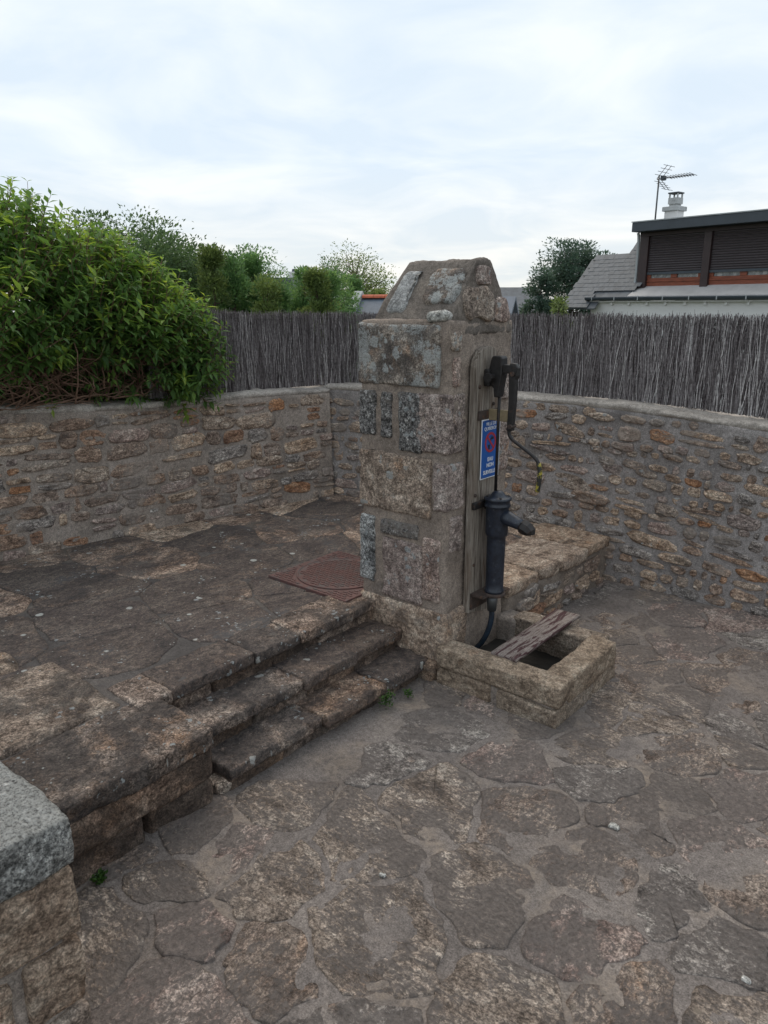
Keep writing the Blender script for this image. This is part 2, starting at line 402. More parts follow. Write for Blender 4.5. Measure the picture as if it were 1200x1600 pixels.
def wood_mat():
    b = NB('weathered_oak')
    v = b.scaled(b.vec, (6, 6, .35))
    n = b.noise(9, 8, .68, 1.2, v); n2 = b.noise(34, 6, .7, .4, v)
    c = b.ramp(n, [(.34, (.085, .066, .052)), (.46, (.185, .155, .128)), (.56, (.27, .235, .20)), (.68, (.37, .335, .295))])
    c = b.mix(1., c, b.ramp(n2, [(.3, .5), (.5, 1.), (.7, 1.25)]), 'MULTIPLY')
    w = b.step(b.noise(2.4, 5, .6, .3, b.scaled(b.vec, (2, 2, .6))), .5, .66)
    c = b.mix(b.math('MULTIPLY', w, .5), c, (.13, .075, .042))
    h = b.math('ADD', n, b.math('MULTIPLY', n2, .8))
    return b.done(c, .85, b.bump(h, .8, .006), spec=.25)
m_oak = wood_mat()

def plank_mat():
    b = NB('peeling_maroon_paint')
    v = b.scaled(b.raw, (7, .9, 7))
    n = b.noise(6, 9, .7, .8, v); n2 = b.noise(30, 6, .7, .3, v)
    wood = b.ramp(n2, [(.34, (.11, .084, .074)), (.5, (.215, .178, .16)), (.66, (.30, .262, .24))])
    paint = b.ramp(n2, [(.3, (.035, .016, .018)), (.7, (.085, .042, .044))])
    k = b.step(b.math('ADD', n, b.math('MULTIPLY', n2, .16)), .585, .63)
    c = b.mix(k, wood, paint)
    return b.done(c, .8, b.bump(b.math('ADD', n2, k), .5, .003), spec=.25)
m_plank = plank_mat()

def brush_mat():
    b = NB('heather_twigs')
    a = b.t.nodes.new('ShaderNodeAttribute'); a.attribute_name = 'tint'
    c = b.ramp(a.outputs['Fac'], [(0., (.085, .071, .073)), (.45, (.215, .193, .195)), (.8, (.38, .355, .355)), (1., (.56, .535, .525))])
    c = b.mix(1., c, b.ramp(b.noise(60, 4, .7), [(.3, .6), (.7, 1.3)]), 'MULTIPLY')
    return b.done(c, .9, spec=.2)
m_brush = brush_mat()

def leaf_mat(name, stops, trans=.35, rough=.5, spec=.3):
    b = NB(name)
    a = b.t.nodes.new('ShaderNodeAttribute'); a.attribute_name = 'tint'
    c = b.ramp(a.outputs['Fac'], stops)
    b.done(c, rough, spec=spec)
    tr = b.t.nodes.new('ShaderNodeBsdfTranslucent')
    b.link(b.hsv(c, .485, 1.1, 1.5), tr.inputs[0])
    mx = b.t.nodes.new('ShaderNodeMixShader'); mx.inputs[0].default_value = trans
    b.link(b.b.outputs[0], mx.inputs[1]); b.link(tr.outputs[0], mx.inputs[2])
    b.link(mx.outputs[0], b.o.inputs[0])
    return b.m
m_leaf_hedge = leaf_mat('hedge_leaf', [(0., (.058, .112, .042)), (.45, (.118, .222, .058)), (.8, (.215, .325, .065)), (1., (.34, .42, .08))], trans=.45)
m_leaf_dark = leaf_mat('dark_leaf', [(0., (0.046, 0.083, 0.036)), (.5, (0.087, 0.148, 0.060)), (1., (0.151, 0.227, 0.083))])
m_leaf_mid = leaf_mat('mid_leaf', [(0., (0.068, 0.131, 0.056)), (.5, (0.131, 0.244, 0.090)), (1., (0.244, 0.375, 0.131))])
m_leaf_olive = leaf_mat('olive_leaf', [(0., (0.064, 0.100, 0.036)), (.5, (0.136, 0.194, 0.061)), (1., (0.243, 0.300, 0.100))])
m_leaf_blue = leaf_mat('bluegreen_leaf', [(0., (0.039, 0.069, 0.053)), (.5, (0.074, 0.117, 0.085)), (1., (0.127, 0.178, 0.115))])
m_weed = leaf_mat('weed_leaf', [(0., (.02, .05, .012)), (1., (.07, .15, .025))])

# ------------------------------------------------------------------ geometry helpers
def rbox(lo, hi, seg, r):
    """Surface points of a box with rounded edges, welded."""
    n = [max(2, int(round((hi[i] - lo[i]) / seg))) for i in range(3)]
    vs, fs, key = [], [], {}
    def vid(i, j, k):
        t = (i, j, k)
        if t not in key:
            p = Vector([lo[a] + (hi[a] - lo[a]) * t[a] / n[a] for a in range(3)])
            q = Vector([min(max(p[a], lo[a] + r), hi[a] - r) for a in range(3)])
            d = p - q
            if d.length > 1e-9:
                p = q + d.normalized() * r if d.length > r * .2 else p
                nn = d.normalized()
            else:
                nn = Vector((0, 0, 0))
            key[t] = len(vs); vs.append((p, nn))
        return key[t]
    for ax in range(3):
        b_, c_ = (ax + 1) % 3, (ax + 2) % 3
        for side in (0, n[ax]):
            for i in range(n[b_]):
                for j in range(n[c_]):
                    q = []
                    for di, dj in ((0, 0), (1, 0), (1, 1), (0, 1)):
                        t = [0, 0, 0]; t[ax] = side; t[b_] = i + di; t[c_] = j + dj
                        q.append(vid(*t))
                    fs.append(q if side else q[::-1])
    return vs, fs

def rough_box(name, lo, hi, mat, parent=None, seg=.03, r=.02, amp=(.012, .006, .003), freq=(3.5, 11, 32), deform=None, seed=None):
    sd = rng.uniform(0, 99) if seed is None else seed
    r = min(r, .49 * min(hi[i] - lo[i] for i in range(3)))
    vs, fs = rbox(lo, hi, seg, r)
    out = []
    for p, nn in vs:
        d = 0.
        for a, f in zip(amp, freq):
            d += a * nz(p.x * f + sd, p.y * f - sd, p.z * f + 2 * sd)
        q = p + nn * d
        w = amp[0] * .8
        q += Vector((nz(p.y * 4 + sd, p.z * 4, 1), nz(p.x * 4, p.z * 4 + sd, 2), nz(p.x * 4, p.y * 4 + sd, 3))) * w
        if deform: q = deform(q)
        out.append(q)
    return mesh(name, out, fs, mat, parent)

def slab_stone(name, outline, f, proud, mat, parent, rings=(.0, .05, .16, .42, .72), bury=.03, rough=.3, freq=9., sd=0., ledge=False, share=None):
    """Irregular stone: outline polygon in (s,t), mapped by f(s,t,n); rounded arrises, uneven face."""
    n = len(outline)
    cs = sum(p[0] for p in outline) / n; ct = sum(p[1] for p in outline) / n
    vs, fs = [], []
    hts = [-bury, proud * .62] + [proud] * (len(rings) - 2)
    tx, ty = nz(sd, 3.3) * .35, nz(sd, 7.7) * .35
    def height(s, t, h):
        e = nz(s * freq + sd, t * freq, sd) * rough + nz(s * freq * 3, t * freq * 3 + sd, 1) * rough * .6 + nz(s * freq * 8, t * freq * 8 + sd, 2) * rough * .35
        e += (tx * (s - cs) + ty * (t - ct)) * 2.0
        if ledge:
            q = nz(s * 5 + sd, t * 5 - sd, 4) * 2.2
            e += (math.floor(q * 2) / 2 - q * .35) * .30
        return h + proud * e
    for k, (sh, h) in enumerate(zip(rings, hts)):
        for s, t in outline:
            s2, t2 = s + (cs - s) * sh, t + (ct - t) * sh
            vs.append(f(s2, t2, h if k == 0 else height(s2, t2, h)))
    m = len(rings)
    for k in range(m - 1):
        for i in range(n):
            j = (i + 1) % n
            fs.append((k * n + i, k * n + j, (k + 1) * n + j, (k + 1) * n + i))
    c = len(vs); vs.append(f(cs, ct, height(cs, ct, proud)))
    for i in range(n):
        fs.append(((m - 1) * n + i, (m - 1) * n + (i + 1) % n, c))
    return mesh(name, vs, fs, mat, parent)

def chaikin(p, it=1, k=.25):
    for _ in range(it):
        q = []
        for i in range(len(p)):
            a, b = p[i], p[(i + 1) % len(p)]
            q.append((a[0] + (b[0] - a[0]) * k, a[1] + (b[1] - a[1]) * k))
            q.append((a[0] + (b[0] - a[0]) * (1 - k), a[1] + (b[1] - a[1]) * (1 - k)))
        p = q
    return p

def resample(p, step):
    q = []
    for i in range(len(p)):
        a, b = p[i], p[(i + 1) % len(p)]
        L = math.hypot(b[0] - a[0], b[1] - a[1])
        k = max(1, int(L / step))
        for j in range(k):
            q.append((a[0] + (b[0] - a[0]) * j / k, a[1] + (b[1] - a[1]) * j / k))
    return q

def rect_outline(s0, s1, t0, t1, amp=.012, sd=0., step=.03, power=.25):
    p = chaikin([(s0, t0), (s1, t0), (s1, t1), (s0, t1)], 2, power * .5)
    p = resample(p, step)
    return [(s + amp * nz(s * 9 + sd, t * 9, sd), t + amp * nz(s * 9, t * 9 + sd, sd + 5)) for s, t in p]

class Buf:
    def __init__(s): s.v, s.f, s.t = [], [], []
    def tube(s, pts, rad, n=6, tint=.5, cap=True):
        pts = [Vector(p) for p in pts]
        if not isinstance(rad, (list, tuple)): rad = [rad] * len(pts)
        b0 = len(s.v)
        up = None
        for i, p in enumerate(pts):
            d = (pts[min(i + 1, len(pts) - 1)] - pts[max(i - 1, 0)])
            d = d.normalized() if d.length > 1e-9 else Vector((0, 0, 1))
            if up is None:
                up = Vector((0, 0, 1)) if abs(d.z) < .9 else Vector((1, 0, 0))
            x = d.cross(up)
            x = x.normalized() if x.length > 1e-6 else d.orthogonal().normalized()
            y = d.cross(x).normalized(); up = -y if False else up
            for k in range(n):
                a = 2 * math.pi * k / n
                s.v.append(p + (x * math.cos(a) + y * math.sin(a)) * rad[i])
        for i in range(len(pts) - 1):
            for k in range(n):
                j = (k + 1) % n
                s.f.append((b0 + i * n + k, b0 + i * n + j, b0 + (i + 1) * n + j, b0 + (i + 1) * n + k)); s.t.append(tint)
        if cap:
            s.f.append(tuple(b0 + k for k in range(n))[::-1]); s.t.append(tint)
            e = b0 + (len(pts) - 1) * n
            s.f.append(tuple(e + k for k in range(n))); s.t.append(tint)
    def box(s, lo, hi, bev=0.0):
        if bev:
            vs, fs = rbox(lo, hi, 9, 0)
        x0, y0, z0 = lo; x1, y1, z1 = hi
        b = len(s.v)
        s.v += [Vector(p) for p in ((x0, y0, z0), (x1, y0, z0), (x1, y1, z0), (x0, y1, z0), (x0, y0, z1), (x1, y0, z1), (x1, y1, z1), (x0, y1, z1))]
        for q in ((3, 2, 1, 0), (4, 5, 6, 7), (0, 1, 5, 4), (1, 2, 6, 5), (2, 3, 7, 6), (3, 0, 4, 7)):
            s.f.append(tuple(b + i for i in q)); s.t.append(.5)
    def lathe(s, prof, c, n=24):
        b = len(s.v)
        for r, z in prof:
            for k in range(n):
                a = 2 * math.pi * k / n
                s.v.append(Vector((c[0] + r * math.cos(a), c[1] + r * math.sin(a), z)))
        for i in range(len(prof) - 1):
            for k in range(n):
                j = (k + 1) % n
                s.f.append((b + i * n + k, b + i * n + j, b + (i + 1) * n + j, b + (i + 1) * n + k)); s.t.append(.5)
        s.f.append(tuple(b + k for k in range(n))[::-1]); s.t.append(.5)
        e = b + (len(prof) - 1) * n
        s.f.append(tuple(e + k for k in range(n))); s.t.append(.5)
    def prism(s, poly, f0, f1):
        b = len(s.v); n = len(poly)
        s.v += [Vector(f0(*p)) for p in poly] + [Vector(f1(*p)) for p in poly]
        s.f.append(tuple(range(b, b + n))[::-1]); s.f.append(tuple(range(b + n, b + 2 * n))); s.t += [.5, .5]
        for i in range(n):
            j = (i + 1) % n
            s.f.append((b + i, b + j, b + n + j, b + n + i)); s.t.append(.5)
    def leaf(s, p, d, nrm, L, W, tint):
        d = d.normalized(); side = d.cross(nrm)
        if side.length < 1e-5: side = d.orthogonal()
        side.normalize(); up = side.cross(d)
        b = len(s.v)
        s.v += [p, p + d * L * .42 + side * W * .5 + up * W * .16, p + d * L * .46 - up * W * .05, p + d * L * .42 - side * W * .5 + up * W * .16, p + d * L - up * L * .10]
        s.f += [(b, b + 1, b + 2), (b, b + 2, b + 3), (b + 1, b + 4, b + 2), (b + 2, b + 4, b + 3)]
        s.t += [tint] * 4
    def obj(s, name, mat, parent=None, smooth=True, bevel=0.0, tint=False):
        o = mesh(name, s.v, s.f, mat, parent, smooth, s.t if tint else None)
        if bevel:
            m = o.modifiers.new('bevel', 'BEVEL'); m.width = bevel; m.segments = 2; m.limit_method = 'ANGLE'; m.angle_limit = R(40)
        return o

def voronoi(seeds):
    """cells by half-plane clipping; seeds = list of (x, y, weight)"""
    cells = []
    for i, (x, y, w) in enumerate(seeds):
        poly = [(x - 1.2, y - 1.2), (x + 1.2, y - 1.2), (x + 1.2, y + 1.2), (x - 1.2, y + 1.2)]
        for j, (a, b, w2) in enumerate(seeds):
            dx, dy = a - x, b - y
            dd = dx * dx + dy * dy
            if j == i or dd > 3.2: continue
            k = (dd + w - w2) / 2
            out = []
            for m in range(len(poly)):
                p, q = poly[m], poly[(m + 1) % len(poly)]
                fp = (p[0] - x) * dx + (p[1] - y) * dy - k; fq = (q[0] - x) * dx + (q[1] - y) * dy - k
                if fp <= 0: out.append(p)
                if (fp < 0 < fq) or (fq < 0 < fp):
                    t = fp / (fp - fq); out.append((p[0] + (q[0] - p[0]) * t, p[1] + (q[1] - p[1]) * t))
            poly = out
            if not poly: break
        cells.append(poly)
    return cells

def shrink(poly, g):
    """inset a convex polygon by g (either winding)"""
    n = len(poly)
    cx = sum(p[0] for p in poly) / n; cy = sum(p[1] for p in poly) / n
    out = list(poly)
    for i in range(n):
        a, b = poly[i], poly[(i + 1) % n]
        ex, ey = b[0] - a[0], b[1] - a[1]
        L = math.hypot(ex, ey)
        if L < 1e-6: continue
        nx, ny = -ey / L, ex / L
        if (cx - a[0]) * nx + (cy - a[1]) * ny < 0: nx, ny = -nx, -ny
        k = (a[0] * nx + a[1] * ny) + g
        res = []
        for m in range(len(out)):
            p, q = out[m], out[(m + 1) % len(out)]
            fp = p[0] * nx + p[1] * ny - k; fq = q[0] * nx + q[1] * ny - k
            if fp >= 0: res.append(p)
            if (fp < 0 < fq) or (fq < 0 < fp):
                t = fp / (fp - fq); res.append((p[0] + (q[0] - p[0]) * t, p[1] + (q[1] - p[1]) * t))
        out = res
        if len(out) < 3: return []
    return out

def seeds_in(x0, x1, y0, y1, dmin, dmax, r_):
    out = []
    for _ in range(12000):
        x, y = r_.uniform(x0, x1), r_.uniform(y0, y1)
        d = dmin + (dmax - dmin) * (.5 + .5 * nz(x * .9 + 11, y * .9 - 4)) * r_.uniform(.7, 1.3)
        if all((x - a) ** 2 + (y - b) ** 2 > d * d for a, b, _w in out):
            out.append((x, y, 0.))
    return [(x, y, r_.uniform(-.012, .012)) for x, y, _w in out]

def flags(parent, seeds, gap, z, proud, mats, weights, inside, r_, name='paving_stone', ledge=True, rough=.35, jit=.02):
    k = 0
    for (x, y, w), cell in zip(seeds, voronoi(seeds)):
        if len(cell) < 3 or not inside(x, y): continue
        p = shrink(cell, gap * r_.uniform(.25, 1.5))
        if len(p) < 3: continue
        p = resample(chaikin(p, 1, .14), .024)
        sd = r_.uniform(0, 90)
        p = [(s + .075 * nz(s * 2.6, t * 2.6, 7) + .03 * nz(s * 6, t * 6, 8), t + .075 * nz(s * 2.6 + 9, t * 2.6, 7) + .03 * nz(s * 6, t * 6 + 9, 8)) for s, t in p]
        p = [(s + jit * nz(s * 8 + sd, t * 8) + jit * .5 * nz(s * 24, t * 24 + sd), t + jit * nz(s * 8, t * 8 + sd, 3) + jit * .5 * nz(s * 24 + sd, t * 24, 4)) for s, t in p]
        area = .5 * abs(sum(p[i][0] * p[(i + 1) % len(p)][1] - p[(i + 1) % len(p)][0] * p[i][1] for i in range(len(p))))
        if area < .004: continue
        A = sum(p[i][0] * p[(i + 1) % len(p)][1] - p[(i + 1) % len(p)][0] * p[i][1] for i in range(len(p)))
        if A < 0: p = p[::-1]
        pr = proud * r_.uniform(.6, 1.35)
        slab_stone(name, p, lambda s, t, n: Vector((s, t, z + n)), pr, r_.choices(mats, weights)[0], parent,
                   rings=(.0, .012, .05, .17, .35, .55, .77), bury=.02, rough=rough, freq=6., sd=sd, ledge=ledge)
        k += 1
    return k

def wall_stones(parent, P, N, s0, s1, zlo, zhi, mats, weights, r_, hmin=.05, hmax=.115, proud=.017, name='stone', pwr=(.32, .65), phr=(.38, .8), lean_t=0., gapx=.012):
    cnt = 0
    z = 0.
    row = 0
    while True:
        h = r_.uniform(hmin, hmax)
        if z + h > 2: break
        any_ = False
        s = s0 - r_.uniform(0, .2)
        while s < s1:
            w = min(.38, max(.07, h * r_.uniform(1.0, 3.6)))
            if r_.random() < .08: w = h * r_.uniform(.8, 1.1)
            sc_ = s + w / 2
            base = zlo(sc_)
            und = .030 * nz(sc_ * 1.6, row * .6, 3)
            zc = base + z + h / 2 + und
            if s0 <= sc_ <= s1 and zc + h * .45 < zhi(sc_) and zc - h * .3 > base - .02:
                any_ = True
                parts_ = [(zc, h)]
                if h > .085 and r_.random() < .35:
                    q = r_.uniform(.38, .62)
                    parts_ = [(zc - h / 2 + h * q / 2, h * q - .012), (zc + h / 2 - h * (1 - q) / 2, h * (1 - q) - .012)]
                for zc_, hh in parts_:
                    if r_.random() < .03: continue
                    sd = r_.uniform(0, 90)
                    tilt = r_.gauss(lean_t(sc_) if callable(lean_t) else lean_t, .07)
                    hw, hv = w / 2 - r_.uniform(.002, .014), hh * r_.uniform(.42, .54) - r_.uniform(.0, .004)
                    n = 18
                    pw, ph = r_.uniform(*pwr), r_.uniform(*phr)
                    ol = []
                    for k in range(n):
                        a = 2 * math.pi * k / n
                        c_, s_ = math.cos(a), math.sin(a)
                        u = hw * math.copysign(abs(c_) ** pw, c_); v = hv * math.copysign(abs(s_) ** ph, s_)
                        g = 1 + .22 * nz(c_ * 1.3 + sd, s_ * 1.3, sd)
                        u *= g * (1 + r_.uniform(-.06, .06)); v *= (1 + .34 * nz(c_ * 1.5, s_ * 1.5 + sd, sd)) * (1 + r_.uniform(-.10, .10))
                        ol.append((sc_ + u * math.cos(tilt) - v * math.sin(tilt), zc_ + u * math.sin(tilt) + v * math.cos(tilt)))
                    pr = proud * r_.uniform(.25, 1.15)
                    slab_stone(name, ol, lambda a, b, c: Vector((*(P(a, b) + N(a) * c), b)), pr, r_.choices(mats, weights)[0], parent,
                               rings=(.0, .04, .14, .42, .75), bury=.03, rough=.8, freq=14, sd=sd, ledge=True)
                    cnt += 1
            s += w + r_.uniform(.0, gapx)
        z += h + r_.uniform(.0, .010)
        row += 1
        if not any_ and z > 1.0: break
    return cnt

def polyline(pts):
    seg = [0.]
    for a, b in zip(pts, pts[1:]):
        seg.append(seg[-1] + math.hypot(b[0] - a[0], b[1] - a[1]))
    def P0(s, z=0.):
        s = min(max(s, 0.), seg[-1] - 1e-6)
        for i in range(len(pts) - 1):
            if s <= seg[i + 1]:
                t = (s - seg[i]) / (seg[i + 1] - seg[i])
                return Vector((pts[i][0] + (pts[i + 1][0] - pts[i][0]) * t, pts[i][1] + (pts[i + 1][1] - pts[i][1]) * t))
    def N0(s):
        a, b = P0(s - .08), P0(s + .08)
        d = (b - a).normalized()
        return Vector((d.y, -d.x))
    return P0, N0, seg[-1]

# ================================================================== THE SETTING: ground, paving, terrace
g = Buf()
g.v = [Vector(p) for p in ((-300, -300, -.12), (300, -300, -.12), (300, 300, -.12), (-300, 300, -.12))]; g.f = [(0, 1, 2, 3)]
tag(g.obj('ground', m_soil, smooth=False), kind='structure')

def grid(name, xs, ys, zf, mat, keep=None, parent=None):
    vs = [Vector((x, y, zf(x, y))) for y in ys for x in xs]
    nx = len(xs); fs = []
    for j in range(len(ys) - 1):
        for i in range(nx - 1):
            if keep is None or keep((xs[i] + xs[i + 1]) / 2, (ys[j] + ys[j + 1]) / 2):
                fs.append((j * nx + i, j * nx + i + 1, (j + 1) * nx + i + 1, (j + 1) * nx + i))
    return mesh(name, vs, fs, mat, parent)
def lin(a, b, st):
    n = int(round((b - a) / st)); return [a + (b - a) * i / n for i in range(n + 1)]

def pave_z(x, y):
    return .010 * nz(x * 1.7, y * 1.7, 5) + .006 * nz(x * 5, y * 5, 1) + .003 * nz(x * 17, y * 17, 2) + .0015 * nz(x * 45, y * 45, 2)
paving = grid('courtyard_paving', lin(-.6, 4.2, .02), lin(-4.4, 2.3, .02), pave_z, m_ground_mortar)
tag(paving, kind='structure')
rp = random.Random(21)
sd_ = seeds_in(-.5, 3.3, -3.2, 2.3, .14, .46, rp)
def in_court(x, y):
    if x < -.30 or y > 2.12: return False
    if x < .0 and -1.45 < y < .65: return False
    return x < 3.2
flags(paving, sd_, .010, -.0005, .0054, m_pave, (3, 3, 2, 2), in_court, rp, rough=1.1, jit=.036)

TZ = .35
def terr_z(x, y):
    e = .012 * nz(x * 1.3, y * 1.3, 8) + .005 * nz(x * 5, y * 5, 3) + .0025 * nz(x * 18, y * 18, 4)
    return TZ - .008 + e
def in_terr(x, y):
    return x < -.50 or (y > .30 and x < .02)
terrace = grid('terrace', lin(-3.1, .04, .03), lin(-3.6, 2.2, .03), terr_z, m_terr_mortar, in_terr)
tag(terrace, kind='structure')
bank = grid('garden_bank', lin(-8., -2.98, .09), lin(-4., 1.2, .09), lambda x, y: 1.30 + .03 * nz(x * 3, y * 3) - max(0, .8 * (y - .75)) ** 2 + .36 * min(1, max(0, (-3.25 - x) / .6)) * min(1, max(0, (.45 - y) / .3)), m_soil)
tag(bank, kind='structure')
rt = random.Random(5)
st_ = seeds_in(-3.1, .1, -3.0, 2.2, .30, .62, rt)
def terr_mat_pick():
    return None
def terr_flags():
    cells = voronoi(st_)
    for (x, y, w), cell in zip(st_, cells):
        if len(cell) < 3 or x < -2.95: continue
        # keep clear of the nosing row and of the pillar
        if not (x < -.62 or (y > .66 and x < -.12)): continue
        p = shrink(cell, .002 * rt.uniform(.3, 2.))
        if len(p) < 3: continue
        lim = -.66 if y < .62 else .0
        p = resample(chaikin(p, 1, .15), .035)
        sd = rt.uniform(0, 90)
        p = [(min(lim + .02 * nz(t * 6, 2), s + .03 * nz(s * 5 + sd, t * 5)), t + .03 * nz(s * 5, t * 5 + sd, 3)) for s, t in p]
        if sum(p[i][0] * p[(i + 1) % len(p)][1] - p[(i + 1) % len(p)][0] * p[i][1] for i in range(len(p))) < 0: p = p[::-1]
        brown = 2 if (y > 1.30 or x < -2.45) else 1 if (y > .80 or x < -1.9) else 0
        mt = rt.choices(m_terr, ((6, 3, .0, .0), (2, 3, 4, .2), (0, 0, 2, 5))[brown])[0]
        slab_stone('terrace_stone', p, lambda s, t, n: Vector((s, t, TZ - .004 + .010 * nz(s * 1.3, t * 1.3, 8) + n)), .0030 * rt.uniform(.4, 1.5), mt, terrace,
                   rings=(.0, .012, .05, .17, .35, .55, .77), bury=.02, rough=.9, freq=5., sd=sd, ledge=True)
terr_flags()

# rubble face of the terrace behind the pump, and the flat stones along its edge
re_ = random.Random(31)
tedge = thing('terrace_edge_wall', 'low rubble edge of the terrace behind the pump with flat capping slabs', 'retaining wall')
rough_box('mortar_core', (-.35, .64, -.05), (.035, 2.14, .31), m_edge_render, tedge, seg=.03, r=.03, amp=(.02, .012, .005), freq=(4, 12, 30))
Pe = lambda s, z=0: Vector((.035 + .02 * nz(s * 3, 1), s)); Ne = lambda s: Vector((1, 0))
wall_stones(tedge, Pe, Ne, .70, 2.02, lambda s: .0, lambda s: .29, m_wall, (2, 4, 1, 1, 1), re_, .045, .10, .026)
yb = [.62, 1.02, 1.28, 1.66, 2.04]
for k in range(4):
    rough_box('capping_slab', (-.42 - .06 * (k % 2), yb[k] + .010, .285), (.045 + .03 * nz(k, 3.1) + .03 * (k > 1), yb[k + 1] - .010, .362), m_near, tedge, seg=.022, r=.012,
              amp=(.014, .006, .003), freq=(4, 13, 34))

# steps
steps = thing('stone_steps', 'three worn dark stone steps down from the terrace beside the pillar', 'steps')
rs = random.Random(3)
def step_row(x1, ztop, depth, brk, dx, rise):
    for k in range(len(brk) - 1):
        o = dx[k]
        mt = m_step[1] if rs.random() < .35 else m_step[0]
        rough_box('step_stone', (x1 - depth, brk[k] + .002, ztop - .060), (x1 + o, brk[k + 1] - .002, ztop + rs.uniform(-.004, .004)), mt, steps,
                  seg=.013, r=.006, amp=(.008, .007, .005), freq=(4.5, 15, 42))
    y = brk[0]
    while y < brk[-1] - .04:
        w = min(rs.uniform(.16, .42), brk[-1] - y)
        rough_box('riser_stone', (x1 - depth, y + .003, ztop - rise - .03), (x1 - .030 + rs.uniform(-.010, .006), y + w - .003, ztop - .056), m_riser, steps,
                  seg=.018, r=.008, amp=(.009, .007, .005), freq=(5, 15, 40))
        y += w
step_row(-.465, .356, .26, [-1.58, -1.40, -.92, -.62, -.22, .0], [.004, -.014, .0, .012, .004], .12)
step_row(-.262, .236, .26, [-1.48, -.80, -.42, -.02], [.0, .016, .0], .12)
step_row(-.080, .116, .24, [-1.40, -.84, -.40, -.02], [-.015, .02, .012], .13)
rough_box('end_stone', (-.26, -.075, -.04), (-.012, .0, .098), m_flank_mid, steps, seg=.014, r=.012, amp=(.012, .008, .005), freq=(6, 15, 38))
rough_box('loose_stone', (-.22, -1.46, -.02), (-.10, -1.36, .055), m_flank_tan, steps, seg=.02, r=.03, amp=(.02, .008, .004), freq=(8, 16, 36))

# flanking blocks at the left end of the steps
flank = thing('flanking_wall', 'low wall of big rounded dark slabs at the left end of the steps', 'low wall')
rough_box('slab', (-.53, -2.13, .255), (-.085, -1.465, .352), m_flank, flank, seg=.014, r=.014, amp=(.011, .009, .005), freq=(4, 12, 34))
rough_box('face_stone', (-.52, -2.14, .115), (-.102, -1.472, .258), m_riser, flank, seg=.016, r=.014, amp=(.014, .008, .005), freq=(5, 13, 36))
rough_box('slab', (-1.18, -2.60, .16), (-.535, -1.60, .366), m_flank_mid, flank, seg=.018, r=.025, amp=(.018, .010, .006), freq=(3, 11, 30))
rough_box('slab', (-.54, -2.75, .10), (-.10, -2.14, .36), m_flank_tan, flank, seg=.022, r=.03, amp=(.035, .012, .006), freq=(4, 12, 34))
rough_box('slab', (-1.9, -2.9, .16), (-1.2, -1.72, .375), m_flank_mid, flank, seg=.04, r=.06, amp=(.04, .014, .006), freq=(3, 11, 30))
rough_box('base_stone', (-.50, -1.78, -.03), (-.115, -1.475, .125), m_riser, flank, seg=.024, r=.03, amp=(.025, .01, .005), freq=(5, 13, 34))
rough_box('base_stone', (-.50, -2.12, -.03), (-.115, -1.79, .125), m_riser, flank, seg=.024, r=.03, amp=(.03, .01, .005), freq=(5, 13, 34))
rough_box('base_stone', (-.50, -2.70, -.03), (-.13, -2.13, .12), m_flank_tan, flank, seg=.03, r=.03, amp=(.03, .01, .005), freq=(5, 13, 34))

# near wall at the photographer's left
near = thing('stone_wall', 'thick wall end in the near left corner with a pale lichen-covered granite cap', 'wall')
rough_box('mortar_core', (-.02, -3.6, -.06), (.512, -2.40, .66), m_mortar, near, seg=.03, r=.02, amp=(.01, .006, .003), freq=(4, 12, 30))
rough_box('coping_stone', (-.12, -3.3, .642), (.540, -2.358, .776), m_cap, near, seg=.013, r=.008, amp=(.008, .006, .004), freq=(4, 14, 42))
blocks = [(-2.92, -2.362, .425, .628), (-3.5, -2.93, .43, .63), (-2.515, -2.365, .215, .402), (-2.86, -2.545, .20, .395), (-3.4, -2.88, .2, .40),
          (-2.72, -2.37, .02, .19), (-3.2, -2.74, .0, .19)]
for (y0, y1, z0, z1) in blocks:
    rough_box('block', (.16, y0, z0), (.532, y1, z1), m_near, near, seg=.016, r=.012, amp=(.010, .006, .003), freq=(5, 15, 40))

